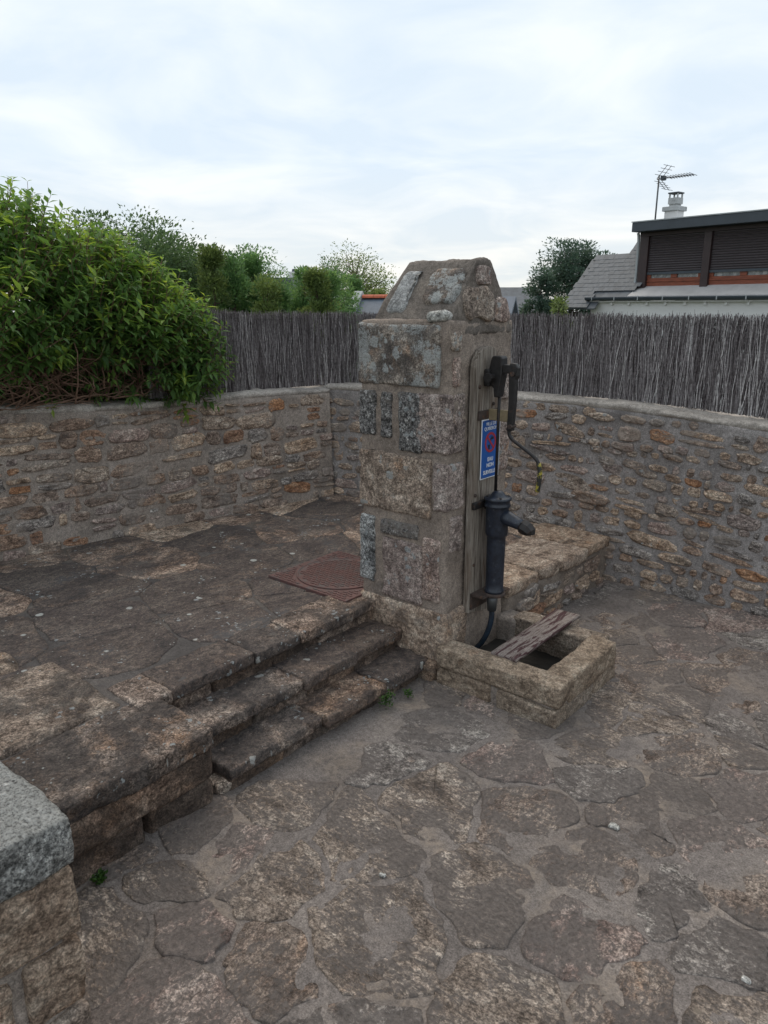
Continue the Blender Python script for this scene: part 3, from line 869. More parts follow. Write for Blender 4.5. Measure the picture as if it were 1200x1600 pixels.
# the two boundary walls
def boundary_wall(label, pts, zlo, zhi, s_vis, seed, weights, thick=.38, lean=.05, hr=(.05, .125), mort=None, **kw):
    r_ = random.Random(seed)
    P0, N0, L = polyline(pts)
    P = lambda s, z=0.: P0(s) - N0(s) * lean * (z / 1.3)
    w = thing('stone_wall', label, 'wall')
    # core with front sheet, top and back
    S = lin(0, L, .03)
    vs, fs = [], []
    prof_n = None
    for s in S:
        n = N0(s); top = zhi(s) - .035; bot = -.08
        pr = []
        m = 46
        for k in range(m + 1):
            z = bot + (top - bot) * k / m
            d = .010 * nz(s * 5, z * 5, seed) + .006 * nz(s * 17, z * 17, seed)
            p = P(s, z) + n * d
            pr.append(Vector((p.x, p.y, z)))
        p = P(s, top)
        pr.append(Vector((*(p - n * thick), top))); pr.append(Vector((*(p - n * thick), bot)))
        prof_n = len(pr); vs += pr
    for i in range(len(S) - 1):
        for k in range(prof_n - 1):
            a = i * prof_n + k; b = a + prof_n
            fs.append((a, b, b + 1, a + 1))
    for e in (0, (len(S) - 1) * prof_n):
        fs.append(tuple(e + k for k in range(prof_n)))
    mesh('mortar_core', vs, fs, mort or m_mortar, w)
    # cement coping
    vs, fs = [], []
    prof = [(-.012, -.045), (.004, -.030), (.006, -.012), (-.002, .002), (-.03, .008), (-.12, .016), (-.25, .010), (-thick - .012, .0), (-thick - .012, -.05)]
    for s in S:
        n = N0(s); zt = zhi(s)
        for k, (d, z) in enumerate(prof):
            e = .018 * nz(s * 3, k * .35, seed) + .013 * nz(s * 11, k * .6, seed + 2) + .009 * nz(s * 31, k * .9, seed)
            p = P(s, zt) + n * (d + (e if k < 4 else 0))
            vs.append(Vector((p.x, p.y, zt + z + e * .9)))
    m = len(prof)
    for i in range(len(S) - 1):
        for k in range(m):
            j = (k + 1) % m
            a, b = i * m, (i + 1) * m
            fs.append((a + k, b + k, b + j, a + j))
    fs.append(tuple(range(m))); fs.append(tuple(range((len(S) - 1) * m, len(S) * m))[::-1])
    mesh('coping', vs, fs, m_coping, w)
    c = wall_stones(w, P, N0, s_vis[0], s_vis[1], zlo, lambda s: zhi(s) - .035, m_wall, weights, r_, hr[0], hr[1], **kw)
    return w, P, N0, L, c

lw_pts = [(-3.15, -2.9), (-2.83, -1.13), (-2.66, .3), (-2.40, 1.66)]
zl = lambda s: 1.40 - .09 * min(1, max(0, (s - 1.2) / 1.6)) + .016 * nz(s * 1.4, 9)
left_wall, LP, LN, LL, c1 = boundary_wall('rubble wall on the left side of the terrace running below the green hedge', lw_pts, lambda s: TZ - .02, zl, (1.35, 4.6), 11, (5, 5, 1.0, 1.5, 3))
bw_pts = [(-2.72, 1.60), (-2.12, 1.755), (-1.5, 1.91), (-.75, 2.02), (0, 2.07), (1.1, 2.09), (2.3, 2.06), (3.6, 1.95)]
zb = lambda s: 1.328 - .048 * max(0, s - 2.5) + .010 * nz(s * 1.2, 4)
back_wall, BP, BN, BL, c2 = boundary_wall('rubble wall behind the pump with ochre stones in grey mortar, carrying the right fence', bw_pts, lambda s: .335 if s < 2.62 else -.01, zb, (.05, 4.55), 12, (6, 4, 1.6, 3.2, 2), hr=(.045, .115), mort=m_mortar_grey, pwr=(.5, .9), phr=(.6, 1.05), lean_t=lambda s: -.03 - .10 * min(1, max(0, (s - 2.2) / 1.2)), gapx=.03, proud=.021)

# ================================================================== PILLAR
pillar = thing('stone_pillar', 'square granite well pillar with gabled top that carries the hand pump', 'pillar')
def pil_def(q):
    # slight spread at the foot
    if q.z < .55:
        k = (.55 - q.z) / .55
        q = Vector((q.x + (q.x + .3) * .05 * k, q.y + (q.y - .31) * .03 * k, q.z))
    return q
rough_box('render', (-.588, .010, -.05), (-.006, .620, 1.935), m_pillar_render, pillar, seg=.018, r=.014, amp=(.008, .007, .005), freq=(4, 11, 34), deform=pil_def, seed=5)
def cap_def(q):
    z0, z1 = 1.90, 2.245
    if q.z > z0:
        k = min(1., (q.z - z0) / (z1 - z0))
        wdt = 1 - .80 * k ** 1.15
        q = Vector((q.x + .10 * k * min(1, max(0, (-.12 - q.x) / .38)) - .004, .305 + (q.y - .305) * wdt, q.z))
    return q
rough_box('gable_cap', (-.535, .025, 1.86), (-.004, .610, 2.235), m_cap_render, pillar, seg=.018, r=.012, amp=(.010, .007, .005), freq=(5, 13, 36), deform=cap_def, seed=9)
# granite blocks, (s along the left face from its left corner, z) ; some wrap the front corner
def pblock(lo, hi, mt, r=.014, **k):
    return rough_box('block', lo, hi, mt, pillar, seg=.014, r=r, amp=(.007, .006, .004), freq=(7, 19, 46), **k)
pblock((-.600, -.008, 1.600), (-.055, .20, 1.915), m_gr_lichen)
pblock((-.598, -.006, 1.318), (-.478, .15, 1.566), m_gr_dark)
pblock((-.440, -.005, 1.315), (-.364, .12, 1.560), m_gr_dark)
pblock((-.318, -.007, 1.255), (-.165, .14, 1.568), m_gr_dark)
pblock((-.205, -.002, 1.265), (.003, .172, 1.572), m_granite)
pblock((-.600, -.006, .905), (-.098, .20, 1.232), m_gr_rust)
pblock((-.080, -.004, .955), (.007, .168, 1.215), m_gr_pink)
pblock((-.602, -.006, .455), (-.490, .16, .858), m_gr_pale)
pblock((-.445, -.002, .765), (-.180, .14, .852), m_gr_dark)
pblock((-.432, -.004, .395), (-.145, .16, .748), m_gr_pink)
pblock((-.150, -.004, .440), (-.030, .14, .80), m_granite)
pblock((-.615, -.014, .03), (.020, .22, .385), m_base, r=.03)
# stones set in the pump face
pblock((-.10, .02, 1.785), (.010, .105, 1.885), m_gr_rust)
pblock((-.10, .045, 1.61), (.006, .105, 1.76), m_granite)
pblock((-.12, .46, 1.50), (.010, .60, 1.66), m_granite)
pblock((-.12, .47, 1.10), (.010, .615, 1.40), m_granite)
pblock((-.12, .05, .72), (.006, .165, .92), m_gr_pink)
# stones of the gabled top: slab flat on the left slope
def slope_map(s, t, n):      # s along x, t up the slope from z=1.93, n outwards
    z0, z1 = 1.93, 2.20
    z = z0 + (z1 - z0) * t
    k = min(1., (z - 1.90) / .345)
    y = .305 - .28 * (1 - .80 * k ** 1.15)
    return Vector((s + .05 * t * (s < -.35), y - n * .8, z + n * .6))
slab_stone('slate_slab', rect_outline(-.47, -.325, .13, .93, .010, 3.), slope_map, .016, m_slab, pillar, bury=.03, rough=.2, sd=3.)
slab_stone('lichen_stone', rect_outline(-.245, -.03, .30, .95, .02, 8.), slope_map, .016, m_gr_lichen, pillar, bury=.03, rough=.4, sd=8.)
rough_box('quartz_stone', (-.135, -.002, 1.930), (-.020, .07, 1.985), m_quartz, pillar, seg=.012, r=.022, amp=(.012, .008, .004), freq=(14, 25, 50))
rough_box('quartz_stone', (-.105, .0, 1.895), (-.075, .05, 1.918), m_quartz, pillar, seg=.01, r=.01, amp=(.006, .004, .003), freq=(20, 40, 60))
slab_stone('gable_stone', rect_outline(.13, .40, 1.93, 2.10, .03, 2.), lambda s, t, n: Vector((-.004 + n, s, t)), .014, m_gr_rust, pillar, bury=.03, rough=.7, sd=2.)
slab_stone('gable_stone', rect_outline(.24, .37, 2.11, 2.205, .015, 6.), lambda s, t, n: Vector((-.004 + n, s, t)), .010, m_granite, pillar, bury=.03, rough=.7, sd=6.)
slab_stone('gable_stone', rect_outline(.42, .55, 1.93, 2.05, .02, 7.), lambda s, t, n: Vector((-.004 + n, s, t)), .010, m_granite, pillar, bury=.03, rough=.7, sd=7.)

# ================================================================== BOARD, PUMP, SIGN
board = thing('mounting_board', 'tall weathered oak board with rounded top fixed to the pillar', 'board')
BX0, BX1, BY0, BY1 = .008, .042, .185, .425
bp = [(BY0, .345), (BY1, .300), (BY1 + .004, 1.70)]
for k in range(9):
    a = R(0 + 180 * k / 8)
    bp.append(((BY0 + BY1) / 2 + (BY1 - BY0) / 2 * math.cos(a), 1.70 + .105 * math.sin(a)))
q = Buf(); q.prism(bp, lambda y, z: (BX0, y, z), lambda y, z: (BX1, y, z)); q.obj('plank', m_oak, board, smooth=False, bevel=.004)
for (y, z) in ((.225, 1.60), (.365, 1.50), (.215, 1.02), (.225, .62)):
    q = Buf(); q.lathe([(.0, 0), (.010, 0), (.010, .006), (.006, .009), (.0, .0092)], (0, 0), 10)
    o = q.obj('bolt', m_rust, board); o.location = (BX1, y, z); o.rotation_euler = (0, R(90), 0)
q = Buf(); q.box((BX1 + .001, .215, 1.425), (BX1 + .010, .415, 1.475)); q.obj('iron_strap', m_rust, board, smooth=False, bevel=.002)

pump = thing('hand_pump', 'dark blue-black cast iron hand pump mounted on the oak board', 'water pump')
AX, AY = .130, .310
q = Buf()
q.lathe([(.0, .462), (.054, .462), (.054, .474), (.050, .480), (.050, .52), (.0515, .76), (.0515, .79), (.060, .796), (.062, .81), (.062, .955), (.064, .962), (.0, .962)], (AX, AY), 32)
q.obj('barrel', m_iron, pump)
q = Buf()
q.lathe([(.0, .955), (.070, .957), (.072, .966), (.068, .972), (.066, .99), (.074, .996), (.076, 1.004), (.066, 1.010), (.042, 1.016), (.034, 1.030), (.020, 1.042), (.0, 1.044)], (AX, AY), 32)
q.obj('top_cap', m_iron, pump)
for k in range(4):
    a = R(45 + 90 * k)
    q = Buf(); q.lathe([(.0, 1.0), (.008, 1.0), (.008, 1.016), (.0, 1.018)], (AX + .058 * math.cos(a), AY + .058 * math.sin(a)), 6); q.obj('bolt', m_iron_dark, pump, smooth=False)
q = Buf(); q.box((BX1 + .001, AY - .125, .945), (BX1 + .022, AY + .105, .985)); q.box((BX1 + .02, AY - .03, .935), (AX - .03, AY + .03, .985)); q.obj('upper_bracket', m_iron_dark, pump, smooth=False, bevel=.005)
q = Buf(); q.lathe([(.0, .440), (.058, .440), (.064, .446), (.064, .456), (.058, .462), (.0, .462)], (AX, AY), 28)
q.box((BX1 + .001, AY - .11, .444), (AX, AY + .075, .458)); q.box((BX1 + .001, AY - .11, .36), (BX1 + .010, AY + .06, .456)); q.obj('base_flange', m_rust, pump, smooth=False, bevel=.002)
q = Buf(); q.box((AX - .02, AY + .05, .446), (AX + .03, AY + .115, .456)); q.obj('flange_lug', m_rust, pump, smooth=False, bevel=.002)
# spout: tapered, ends in an octagonal lip
q = Buf()
q.tube([(AX + .03, AY, .905), (AX + .075, AY, .898), (AX + .13, AY, .882), (AX + .165, AY, .872)], [.046, .040, .032, .029], 16)
q.obj('spout', m_iron, pump)
q = Buf()
q.tube([(AX + .150, AY, .877), (AX + .160, AY, .873), (AX + .185, AY, .862), (AX + .205, AY, .848), (AX + .208, AY, .835)], [.031, .041, .041, .034, .026], 8)
q.obj('spout_lip', m_iron_dark, pump, smooth=False)
# rod, crosshead, lever
q = Buf(); q.tube([(.113, AY, 1.03), (.112, AY, 1.40), (.113, AY, 1.60)], .0085, 10); q.obj('piston_rod', m_iron_dark, pump)
q = Buf()
hp = [(.072, 1.745), (.080, 1.757), (.128, 1.757), (.136, 1.745), (.138, 1.66), (.128, 1.60), (.122, 1.545), (.096, 1.545), (.090, 1.59), (.058, 1.625), (.048, 1.65), (.060, 1.685)]
q.prism(hp, lambda x, z: (x, AY + .030, z), lambda x, z: (x, AY - .030, z)); q.obj('crosshead', m_iron_dark, pump, smooth=False, bevel=.006)
q = Buf(); q.tube([(.085, AY - .075, 1.648), (.085, AY + .07, 1.648)], .018, 12); q.tube([(.085, AY - .083, 1.648), (.085, AY - .070, 1.648)], .026, 6); q.obj('pivot_bolt', m_iron_dark, pump, smooth=False)
q = Buf(); q.box((BX1 + .001, AY - .05, 1.60), (.075, AY + .05, 1.69)); q.obj('fulcrum_bracket', m_iron_dark, pump, smooth=False, bevel=.008)
q = Buf(); q.box((.13, AY - .018, 1.670), (.205, AY + .018, 1.715)); q.prism([(.168, 1.70), (.176, 1.722), (.208, 1.722), (.224, 1.702), (.222, 1.66), (.214, 1.640), (.212, 1.52), (.204, 1.375), (.172, 1.375), (.176, 1.52), (.172, 1.64)],
        lambda x, z: (x, AY + .016, z), lambda x, z: (x, AY - .016, z)); q.obj('lever_arm', m_iron_dark, pump, smooth=False, bevel=.005)
for z in (1.67, 1.40):
    q = Buf(); q.tube([(.196, AY - .028, z), (.196, AY + .028, z)], .012, 8); q.obj('pin', m_rust, pump, smooth=False)
hpts = [(.183, 1.40), (.180, 1.365), (.196, 1.335), (.24, 1.308), (.30, 1.275), (.345, 1.245), (.364, 1.215), (.372, 1.18), (.371, 1.13), (.364, 1.075)]
def bez(p):
    out = []
    for i in range(len(p) - 1):
        a = p[max(i - 1, 0)]; b = p[i]; c = p[i + 1]; d = p[min(i + 2, len(p) - 1)]
        for k in range(4):
            t = k / 4
            out.append(tuple(.5 * ((2 * b[j]) + (-a[j] + c[j]) * t + (2 * a[j] - 5 * b[j] + 4 * c[j] - d[j]) * t * t + (-a[j] + 3 * b[j] - 3 * c[j] + d[j]) * t ** 3) for j in range(len(b))))
    return out + [tuple(p[-1])]
q = Buf(); q.tube([(x, AY, z) for x, z in bez(hpts)], .0095, 10); q.obj('handle', m_iron_dark, pump)
q = Buf(); q.tube([(x, AY, z) for x, z in bez(hpts)[-14:]], .0125, 10); q.obj('handle_grip', m_yellow, pump)
q = Buf(); q.box((BX1 + .004, AY + .0, 1.418), (.17, AY + .03, 1.478)); q.obj('rod_guide', m_brass, pump, smooth=False, bevel=.004)
# suction pipe and hose
q = Buf(); q.lathe([(.0, .345), (.026, .345), (.030, .40), (.034, .44), (.0, .44)], (AX - .01, AY), 16); q.obj('pipe_reducer', m_metal, pump)
q = Buf(); q.tube(bez([(AX - .01, AY, .36), (AX - .008, AY - .002, .30), (AX - .022, AY - .01, .22), (AX - .055, AY - .02, .14), (AX - .10, AY - .03, .08), (AX - .13, AY - .035, .05)]), .016, 12); q.obj('hose', m_hose, pump)

# sign
sign = thing('warning_sign', 'small blue enamel sign with a red prohibition ring and white French lettering', 'sign')
SX = BX1 + .012
SY0, SY1, SZ0, SZ1 = .243, .428, 1.100, 1.425
q = Buf(); q.prism([(SY0, SZ0), (SY1, SZ0), (SY1, SZ1), (SY0, SZ1)], lambda y, z: (SX - .003, y, z), lambda y, z: (SX, y, z)); q.obj('plate', m_white, sign, smooth=False, bevel=.001)
q = Buf(); q.prism([(SY0 + .006, SZ0 + .006), (SY1 - .006, SZ0 + .006), (SY1 - .006, SZ1 - .006), (SY0 + .006, SZ1 - .006)], lambda y, z: (SX - .001, y, z), lambda y, z: (SX + .0012, y, z)); q.obj('blue_field', m_blue, sign, smooth=False)
CY, CZ, RR = (SY0 + SY1) / 2 - .004, 1.297, .055
q = Buf()
n = 40
for r_ in (RR, RR - .013):
    for xx in (SX + .0005, SX + .0026):
        for k in range(n):
            a = 2 * math.pi * k / n; q.v.append(Vector((xx, CY + r_ * math.cos(a), CZ + r_ * math.sin(a))))
for k in range(n):
    j = (k + 1) % n
    q.f += [(n + k, n + j, 3 * n + j, 3 * n + k), (k, j, n + j, n + k), (2 * n + k, 3 * n + k, 3 * n + j, 2 * n + j)]
q.obj('prohibition_ring', m_red, sign, smooth=False)
q = Buf()
dx_, dz_ = math.cos(R(135)), math.sin(R(135))
w_ = .006; L_ = RR - .008
q.prism([(CY + dx_ * L_ + dz_ * w_, CZ + dz_ * L_ - dx_ * w_), (CY + dx_ * L_ - dz_ * w_, CZ + dz_ * L_ + dx_ * w_), (CY - dx_ * L_ - dz_ * w_, CZ - dz_ * L_ + dx_ * w_), (CY - dx_ * L_ + dz_ * w_, CZ - dz_ * L_ - dx_ * w_)],
        lambda y, z: (SX + .0005, y, z), lambda y, z: (SX + .0030, y, z)); q.obj('prohibition_bar', m_red, sign, smooth=False)
q = Buf()   # tap and glass pictogram
fx0, fx1 = (lambda y, z: (SX + .0005, y, z)), (lambda y, z: (SX + .0022, y, z))
q.prism([(CY - .022, CZ - .038), (CY - .006, CZ - .038), (CY - .003, CZ - .012), (CY - .025, CZ - .012)], fx0, fx1); q.obj('glass_pictogram', m_black, sign, smooth=False)
q = Buf()
q.prism([(CY - .004, CZ + .004), (CY + .006, CZ + .004), (CY + .008, CZ + .014), (CY + .030, CZ + .014), (CY + .030, CZ + .026), (CY + .018, CZ + .026), (CY + .018, CZ + .032), (CY + .010, CZ + .032), (CY + .010, CZ + .026), (CY + .002, CZ + .024), (CY - .004, CZ + .014)], fx0, fx1)
q.obj('tap_pictogram', m_black, sign, smooth=False)
def text(s, y, z, size, bold, xs=1.0):
    cu = bpy.data.curves.new('lettering', 'FONT')
    cu.body = s; cu.size = size; cu.align_x = 'CENTER'; cu.align_y = 'BOTTOM_BASELINE'; cu.extrude = .0006; cu.offset = bold
    t = bpy.data.objects.new('lettering_source', cu)
    COL.objects.link(t)
    dg = bpy.context.evaluated_depsgraph_get()
    me = bpy.data.meshes.new_from_object(t.evaluated_get(dg))
    bpy.data.objects.remove(t)
    me.materials.clear(); me.materials.append(m_white)
    o = bpy.data.objects.new('lettering', me); COL.objects.link(o); o.parent = sign
    o.matrix_local = Matrix(((0, 0, 1, SX + .002), (xs, 0, 0, y), (0, 1, 0, z), (0, 0, 0, 1)))
    return o
cyl_ = (SY0 + SY1) / 2
text('VILLE DE', cyl_ - .004, 1.390, .026, .0001)
text('QUIBERON', cyl_ - .004, 1.365, .026, .0001)
text('EAU', cyl_, 1.195, .030, .0006)
text('NON', cyl_, 1.163, .030, .0006)
text('SURVEILLEE', cyl_, 1.125, .030, .0005, .86)
for (y, z) in ((SY0 + .012, SZ1 - .012), (SY1 - .012, SZ1 - .012), (SY0 + .012, SZ0 + .012), (SY1 - .012, SZ0 + .012)):
    q = Buf(); q.tube([(SX, y, z), (SX + .003, y, z)], .004, 8); q.obj('screw', m_metal, sign, smooth=False)

# ================================================================== TROUGH AND PLANK
trough = thing('stone_trough', 'square granite trough of rough blocks below the pump spout', 'trough')
def tb(lo, hi, mt=m_trough, r=.014, nm='block'):
    return rough_box(nm, lo, hi, mt, trough, seg=.014, r=r, amp=(.008, .005, .003), freq=(6, 15, 38))
tb((.00, -.060, .105), (.735, .085, .222))
tb((.00, -.050, -.01), (.345, .050, .102))
tb((.395, -.070, -.01), (.735, .060, .100))
tb((.585, .070, .080), (.735, .64, .220))
tb((.625, .050, -.01), (.735, .36, .085))
tb((.625, .385, -.01), (.728, .65, .085))
tb((.10, .575, -.01), (.660, .715, .212))
rough_box('mortar_fill', (.02, -.040, -.02), (.715, .045, .15), m_mortar, trough, seg=.025, r=.01, amp=(.006, .004, .003), freq=(6, 15, 38))
rough_box('mortar_fill', (.630, .03, -.02), (.722, .66, .15), m_mortar, trough, seg=.025, r=.01, amp=(.006, .004, .003), freq=(6, 15, 38))
rough_box('mortar_fill', (-.01, .56, -.02), (.13, .70, .20), m_mortar, trough, seg=.025, r=.02, amp=(.012, .008, .004), freq=(6, 15, 38))
q = Buf()
tag(grid('silt', lin(.0, .63, .03), lin(.03, .62, .03), lambda x, y: .045 + .012 * nz(x * 9, y * 9) + .006 * nz(x * 30, y * 30), m_dark_soil, parent=trough))

plank = thing('wooden_plank', 'maroon plank with peeling paint lying across the stone trough', 'plank')
o = rough_box('board', (-.078, -.365, 0), (.078, .365, .022), m_plank, plank, seg=.02, r=.003, amp=(.003, .001, .0005), freq=(5, 15, 38))
plank.location = (.362, .413, .222); plank.rotation_euler = (R(1.0), R(-1.2), R(-.5))

# manhole cover in the terrace
mh = thing('manhole_cover', 'square red-brown iron access cover with round lid let into the terrace', 'manhole cover')
MX0, MX1, MY0, MY1 = -1.245, -.575, -.155, .490
mz = TZ + .012
q = Buf()
q.box((MX0, MY0, mz - .03), (MX1, MY1, mz)); q.obj('frame_plate', m_manhole, mh, smooth=False, bevel=.003)
mcx, mcy, mr = (MX0 + MX1) / 2, (MY0 + MY1) / 2, .285
q = Buf(); q.lathe([(.0, mz), (mr, mz), (mr, mz + .007), (mr - .008, mz + .009), (mr - .014, mz + .004), (.0, mz + .004)], (mcx, mcy), 48); q.obj('round_lid', m_manhole, mh, smooth=False)
q = Buf(); q2 = Buf()
i = 0
for yy in lin(MY0 + .02, MY1 - .02, .026):
    i += 1
    for xx in lin(MX0 + .02, MX1 - .03, .040):
        x = xx + (.020 if i % 2 else 0)
        d = math.hypot(x + .0125 - mcx, yy - mcy)
        if d < mr - .032:
            q.box((x, yy - .006, mz), (x + .026, yy + .006, mz + .008))
        elif d > mr + .022 and x + .03 < MX1:
            q2.box((x, yy - .006, mz - .002), (x + .026, yy + .006, mz + .004))
tag(q.obj('lid_studs', m_manhole, mh, smooth=False), kind='stuff')
tag(q2.obj('frame_studs', m_manhole, mh, smooth=False), kind='stuff')

# ================================================================== BRUSHWOOD FENCES
FP1, FN1, FL1 = polyline([(-2.66 + .02, .10), (-2.53, .9), (-2.43, 1.45), (-2.38, 1.64), (-2.30, 1.76)])
FP2, FN2, FL2 = polyline([(-2.50, 1.66), (-2.32, 1.75), (-2.12, 1.81), (-1.5, 1.98), (-.75, 2.07), (0, 2.12), (1.1, 2.14), (2.3, 2.11), (3.55, 2.0)])
def brush_fence(label, P, N, s0, s1, zb_, ztop, seed, back=.17):
    r_ = random.Random(seed)
    f = thing('brushwood_fence', label, 'fence')
    q = Buf()
    n = int((s1 - s0) * 1500)
    for k in range(n):
        s = s0 + (s1 - s0) * (k + r_.random()) / n
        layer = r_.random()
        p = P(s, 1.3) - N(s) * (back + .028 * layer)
        zb = zb_(s) + r_.uniform(.0, .012)
        zt = ztop(s) + r_.gauss(0, .014)
        if r_.random() < .12: zt -= r_.uniform(0, .3)
        if r_.random() < .10: zb += r_.uniform(0, .3)
        tang = Vector((-N(s).y, N(s).x, 0)); nn = Vector((N(s).x, N(s).y, 0))
        m = 4
        lean = max(-.045, min(.045, r_.gauss(0, .024)))
        pts = []
        for j in range(m + 1):
            t = j / m
            pts.append(Vector((p.x, p.y, zb + (zt - zb) * t)) + tang * (lean * (t - .5) * 2 + r_.gauss(0, .006)) + nn * r_.gauss(0, .003))
        rad = r_.choice((.0016, .0019, .0022, .0026, .003))
        band = .10 * nz(s * 3.1, seed)
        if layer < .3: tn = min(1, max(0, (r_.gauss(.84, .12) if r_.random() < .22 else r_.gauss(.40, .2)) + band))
        else: tn = min(1, max(0, r_.gauss(.20, .15) + band))  # back twigs tinted darker: shade inside the screen put into the colour
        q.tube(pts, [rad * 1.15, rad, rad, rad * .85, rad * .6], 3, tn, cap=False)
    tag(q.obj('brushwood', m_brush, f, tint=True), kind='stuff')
    nw = 7
    for k in range(nw):
        q = Buf()
        fr = (k + .5) / nw
        pts = []
        for s in lin(s0, s1, .045):
            z = zb_(s) + (ztop(s) - zb_(s)) * fr + .006 * nz(s * 4, k) + .003 * r_.random()
            p = P(s, 1.3) - N(s) * (back + .002 + .008 * r_.random())
            pts.append((p.x, p.y, z))
        q.tube(pts, .0010, 4); q.obj('wire', m_wire, f)
    return f
brush_fence('grey brushwood screen on the left wall between the hedge and the corner', FP1, FN1, 0., FL1, lambda s: 1.325, lambda s: 2.005 - .06 * min(1, max(0, s / .9)), 41)
brush_fence('long grey brushwood screen on the wall behind the pillar and pump', FP2, FN2, 0., FL2, lambda s: zb(s) + .008, lambda s: 1.936 - .006 * max(0, s - 3) + .014 * nz(s * 2, 3), 42)

# ================================================================== HEDGE
def hedge():
    r_ = random.Random(77)
    h = thing('hedge_shrub', 'big glossy green shrub spilling over the left wall with bare stems at its foot', 'shrub')
    q = Buf(); st = Buf()
    singles = []
    C0 = [(-3.30, -1.35, 1.86, .85, .9, .72), (-3.35, -.72, 1.92, .72, .62, .74), (-3.12, -.20, 1.85, .52, .50, .58), (-2.98, .12, 1.74, .42, .36, .46), (-2.84, .38, 1.62, .27, .24, .34), (-3.7, -.5, 1.80, .6, .9, .56)]
    def inside(p, sh=1.):
        return min(((p.x - a) / (d * sh)) ** 2 + ((p.y - b) / (e * sh)) ** 2 + ((p.z - c) / (f_ * sh)) ** 2 for a, b, c, d, e, f_ in C0)
    def shoot(p, d, L, n, size, young):
        pts = [p.copy()]
        dd = d.normalized()
        for k in range(n):
            dd = (dd + Vector((r_.gauss(0, .08), r_.gauss(0, .08), .05))).normalized()
            pts.append(pts[-1] + dd * L / n)
        st.tube(pts, [.004 - .0026 * k / n for k in range(n + 1)], 4, cap=False)
        ang = r_.uniform(0, 6.28)
        for k in range(1, n + 1):
            for s_ in (0, 1):
                a = ang + k * 1.57 + s_ * math.pi + r_.gauss(0, .3)
                x = dd.orthogonal().normalized(); y = dd.cross(x)
                rad = x * math.cos(a) + y * math.sin(a)
                ld = (rad + dd * r_.uniform(.45, .9) + Vector((0, 0, -.15))).normalized()
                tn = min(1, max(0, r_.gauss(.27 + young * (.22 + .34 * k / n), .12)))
                sz = size * r_.uniform(.75, 1.15) * (1 - .30 * (k == n))
                singles.append((pts[k], ld, Vector((0, 0, 1)) + rad * .3, sz, sz * .36, tn))
    cnt = 0
    while cnt < 2300:
        e = r_.choices(C0, [c[3] * c[4] + c[4] * c[5] + .1 for c in C0])[0]
        v = Vector((r_.gauss(0, 1), r_.gauss(0, 1), r_.gauss(0, 1))).normalized()
        k = r_.uniform(.72, 1.0)
        p = Vector((e[0] + v.x * e[3] * k, e[1] + v.y * e[4] * k, e[2] + v.z * e[5] * k))
        if inside(p) < k * k * .86 or p.z < 1.36 or p.x < -4.1 or p.y < -2.0: continue
        if p.z < 1.58 and p.y < .25 and r_.random() < .78: continue
        if p.z < 1.72 and p.y < -.3 and r_.random() < .45: continue
        up = max(0., v.z)
        d = v + Vector((.15, 0, .55))
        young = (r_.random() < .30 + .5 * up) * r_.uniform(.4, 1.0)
        shoot(p, d, r_.uniform(.14, .26), r_.randint(4, 6), r_.uniform(.066, .118), young)
        cnt += 1
    # long whips that stand out of the top
    for (x, y, z, L) in ((-3.22, -.80, 2.52, .30), (-3.2, -.48, 2.46, .36), (-3.24, -.62, 2.50, .34), (-3.18, -.40, 2.42, .26), (-3.15, -.30, 2.36, .24), (-3.25, -.95, 2.52, .20), (-3.05, -.02, 2.20, .18), (-2.98, .2, 2.04, .18),
                         (-2.95, .3, 1.96, .2), (-2.86, .42, 1.80, .2), (-2.78, .5, 1.68, .16), (-3.02, .05, 2.1, .2)):
        shoot(Vector((x, y, z)), Vector((r_.gauss(0, .18), r_.gauss(0, .18), 1)), L, 6, .070, .4)
    # inner leaves, darker and sparser, fill the volume
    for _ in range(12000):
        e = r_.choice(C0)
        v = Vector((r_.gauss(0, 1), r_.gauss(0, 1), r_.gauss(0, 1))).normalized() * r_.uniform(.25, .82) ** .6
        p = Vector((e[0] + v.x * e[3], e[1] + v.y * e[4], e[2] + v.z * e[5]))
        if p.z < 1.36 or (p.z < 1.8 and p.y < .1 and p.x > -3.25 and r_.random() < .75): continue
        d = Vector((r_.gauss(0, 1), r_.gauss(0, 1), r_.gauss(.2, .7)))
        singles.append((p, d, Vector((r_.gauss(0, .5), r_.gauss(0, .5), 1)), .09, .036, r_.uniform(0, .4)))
    cam_p = Vector(cam.location)
    singles.sort(key=lambda t: (t[0] - cam_p).length + (0 if t[0].y > -1.2 else 5))
    protos = {}
    for i_, t in enumerate(singles):
        if i_ < 290:
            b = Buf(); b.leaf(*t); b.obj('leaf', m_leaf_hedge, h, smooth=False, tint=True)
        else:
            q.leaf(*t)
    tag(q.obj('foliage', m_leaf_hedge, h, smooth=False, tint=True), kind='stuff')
    # bare branching stems at the foot
    for k in range(520):
        y = r_.uniform(-1.9, .45)
        p = Vector((r_.uniform(-3.3, -2.78), y, 1.36 + r_.uniform(-.02, .30) * (r_.random() < .6)))
        d = Vector((r_.uniform(.05, .6), r_.gauss(0, 1.0), r_.uniform(.05, .8))).normalized()
        pts = [p]
        for j in range(6):
            d = (d + Vector((r_.gauss(0, .18), r_.gauss(0, .22), r_.gauss(.0, .16)))).normalized()
            pts.append(pts[-1] + d * r_.uniform(.05, .11))
        r0 = r_.choice((.003, .004, .005, .007))
        pts = [Vector((min(pp.x, -2.63 + (pp.z - 1.35) * .1), pp.y, max(pp.z, 1.35))) for pp in pts]
        st.tube(pts, [r0 * (1 - .12 * j) for j in range(7)], 5, cap=False)
    tag(st.obj('stems', m_twig_brown, h), kind='stuff')
